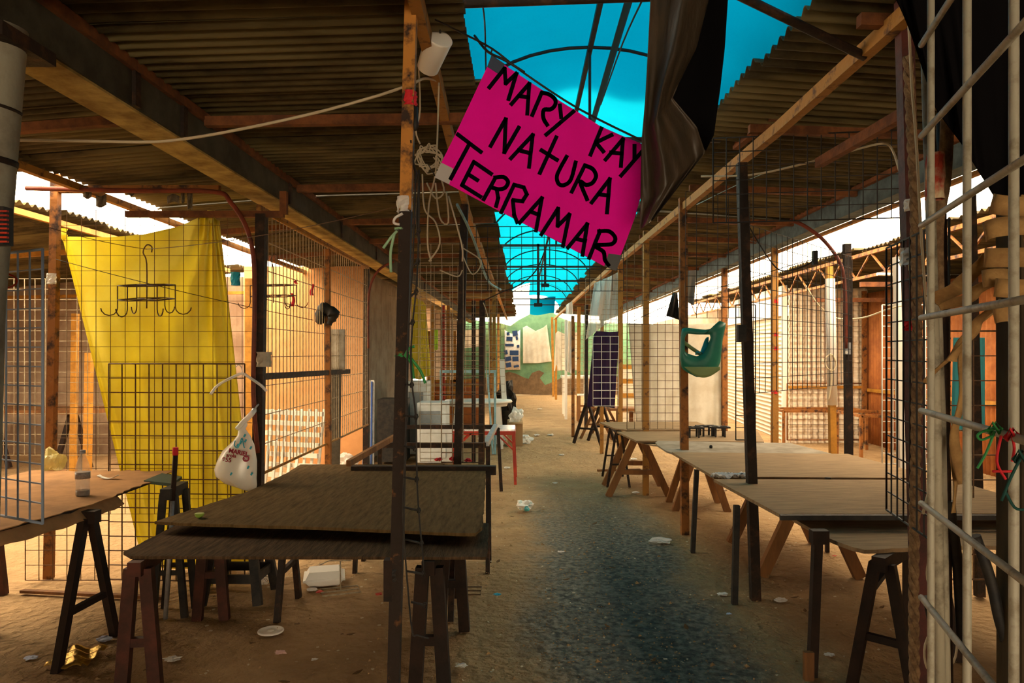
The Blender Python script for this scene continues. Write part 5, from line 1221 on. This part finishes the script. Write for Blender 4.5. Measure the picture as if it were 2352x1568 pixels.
# dark timber pillar at the right edge
mb = MB(); mb.bar(Vector((1.35,1.9,0)), Vector((1.345,1.9,3.3)), .20, .10, up=(0,1,0)); tag(mb.build('timber_pillar', M_hull), 'dark timber pillar filling the right edge', 'pillar')['kind'] = 'thing'
cloth('hanging_tarpaulin', 'black tarpaulin hanging in the upper right corner', [(2030,-60),(2100,-70),(2200,-70),(2420,-70)], [(2085,50),(2150,250),(2210,330),(2290,460),(2420,440)], 1.75, M_dark2, .05, 3, 30, 30, cat='tarpaulin')
# tan strap bundle
tsb = T('strap_bundle', 'coiled tan webbing straps hanging behind the wire rack', 'strap', P(2280,800,1.6))
def band(px, py, Y, rpx, wpx, a0, a1, rx, rz, sq=1.0):
    """flat webbing loop: arc of radius rpx, width wpx, its axis turned by rx, rz"""
    c = P(px, py, Y); r = W(rpx, Y); wv = W(wpx, Y); M = Matrix.Rotation(rz,3,'Z') @ Matrix.Rotation(rx,3,'X'); mb = MB()
    def fn(u, v):
        a = math.radians(a0+(a1-a0)*u)
        return c+M@Vector((r*math.cos(a), r*sq*math.sin(a), (v-.5)*wv))
    mb.surf(fn, 26, 2, th=(0,0,.0) if False else .004); return mb.build('strap_loop', M_strap, tsb)
for q in ((2325,470,1.62,48,44,150,400,.35,.2,.6),(2318,530,1.58,55,46,160,390,-.25,.1,.55),(2330,590,1.60,60,44,170,380,.15,-.2,.5),(2290,640,1.62,34,40,150,400,-.1,.3,.6),(2335,660,1.57,46,42,160,390,.2,.0,.5),(2310,720,1.61,32,44,160,400,-.2,.4,.6)): band(*q)
def ribbon(pts, wpx, Y):
    q = smooth([P(x,y,Y+dy) for x, y, dy in pts], 6); n = len(q); wv = W(wpx, Y); mb = MB()
    def fn(u, v):
        i = min(n-1, int(round(u*(n-1)))); a = q[max(0,i-1)]; b = q[min(n-1,i+1)]; d = (b-a).normalized(); nn = Vector((-d.z,0,d.x)).normalized()
        return q[i]+nn*(v-.5)*wv+Vector((0,.012*math.sin(i*.6+v),0))
    mb.surf(fn, n-1, 2, th=.004); return mb.build('strap_end', M_strap, tsb)
ribbon([(2145,690,.12),(2185,668,.08),(2225,640,.04),(2268,590,0)], 36, 1.66)
ribbon([(2160,700,.12),(2210,690,.08),(2250,665,.04),(2290,640,0)], 26, 1.70)
ribbon([(2190,830,.12),(2220,780,.08),(2255,735,.04),(2300,690,0)], 20, 1.68)
ribbon([(2130,880,.14),(2175,825,.1),(2225,770,.06),(2280,710,.02)], 13, 1.74)
ribbon([(2222,780,.1),(2212,880,.1),(2198,1000,.1),(2206,1110,.1)], 22, 1.86)
ribbon([(2200,1000,.1),(2190,1080,.1),(2196,1180,.1)], 12, 1.9)
# small ties on the rack
def tie(label, x, y, Y, m, tails):
    mb = MB(); c = P(x,y,Y); mb.tube([c+Vector((.008*math.cos(k),.008*math.sin(k)*.6,.008*math.sin(2*k))) for k in range(6)], .002, 6, closed=True)
    for tl in tails: mb.tube(smooth([P(a,b,Y) for a, b in tl]), .0016, 5)
    return tag(mb.build('tie_string', m), label, 'string')
tie('green string tied on the thick wire rack', 2285, 985, .86, M_grn, [[(2285,985),(2260,990),(2245,1000),(2255,1010),(2280,1000)],[(2285,990),(2265,1040),(2245,1075)]])
tie('red string tied on the thick wire rack', 2325, 1000, .82, M_redr, [[(2325,1000),(2330,1030),(2325,1060)],[(2300,1000),(2290,1060),(2310,1100)],[(2280,1082),(2330,1082)]])
tie('dark green rag string trailing from the thick wire rack', 2345, 1050, .80, mat('dark green', (.01,.06,.05), rough=.8), [[(2345,1050),(2320,1100),(2300,1150)],[(2310,1130),(2330,1165),(2352,1170)]])
mb = MB(); c = P(2135,1240,2.3); mb.bar(c, c+Vector((.05,0,.035)), .016); tag(mb.build('clip', M_ltblue), 'pale blue plug dangling by the maroon post', 'plug')
# orange ring at left edge
mb = MB(); c = P(5,645,3.0); mb.tube([c+Vector((.06*math.cos(k*.35), .0, .03*math.sin(k*.35))) for k in range(18)], .004, 6, closed=True); tag(mb.build('wire_ring', M_redp), 'orange wire ring at the left column', 'ring')
t = T('speaker_grille', 'dark red ribbed box on the left column', 'box', P(5,520,2.6))
mb = MB(); mb.box(P(3,520,2.55), (.05,.05,.13)); mb.build('casing', M_black, t)
mb = MB()
for k in range(8): mb.box(P(3,485+k*10,2.52), (.045,.012,.006))
mb.build('ribs', M_redp, t)

# ================================================================== sub-parts: pieces that sit on one part of a thing
SUB = {'cardboard_sign': ('card', ('tape', 'lettering')), 'carrier_bag': ('film', ('lettering', 'badge', 'pattern', 'emblem')), 'bottle': ('body', ('wrapper',)),
       'poster': ('sheet', ('pictures',)), 'socket_box': ('casing', ('outlet',)), 'long_carton': ('sleeve', ('stripe',)), 'tub_cover': ('disc', ('centre_boss',)),
       'steel_pole': ('sleeve', ('tape',)), 'appliance': ('casing', ('front_panel',)), 'column': ('shaft', ('band',)), 'bucket': ('shell', ('bolt',)), 'speaker_grille': ('casing', ('ribs',))}
for o in list(C.objects):
    if o.parent is None and o.name.split('.')[0] in SUB:
        part, subs = SUB[o.name.split('.')[0]]; ch = list(o.children)
        p = [c for c in ch if c.name.split('.')[0] == part]
        for c in ch:
            if p and c.name.split('.')[0] in subs: c.parent = p[0]
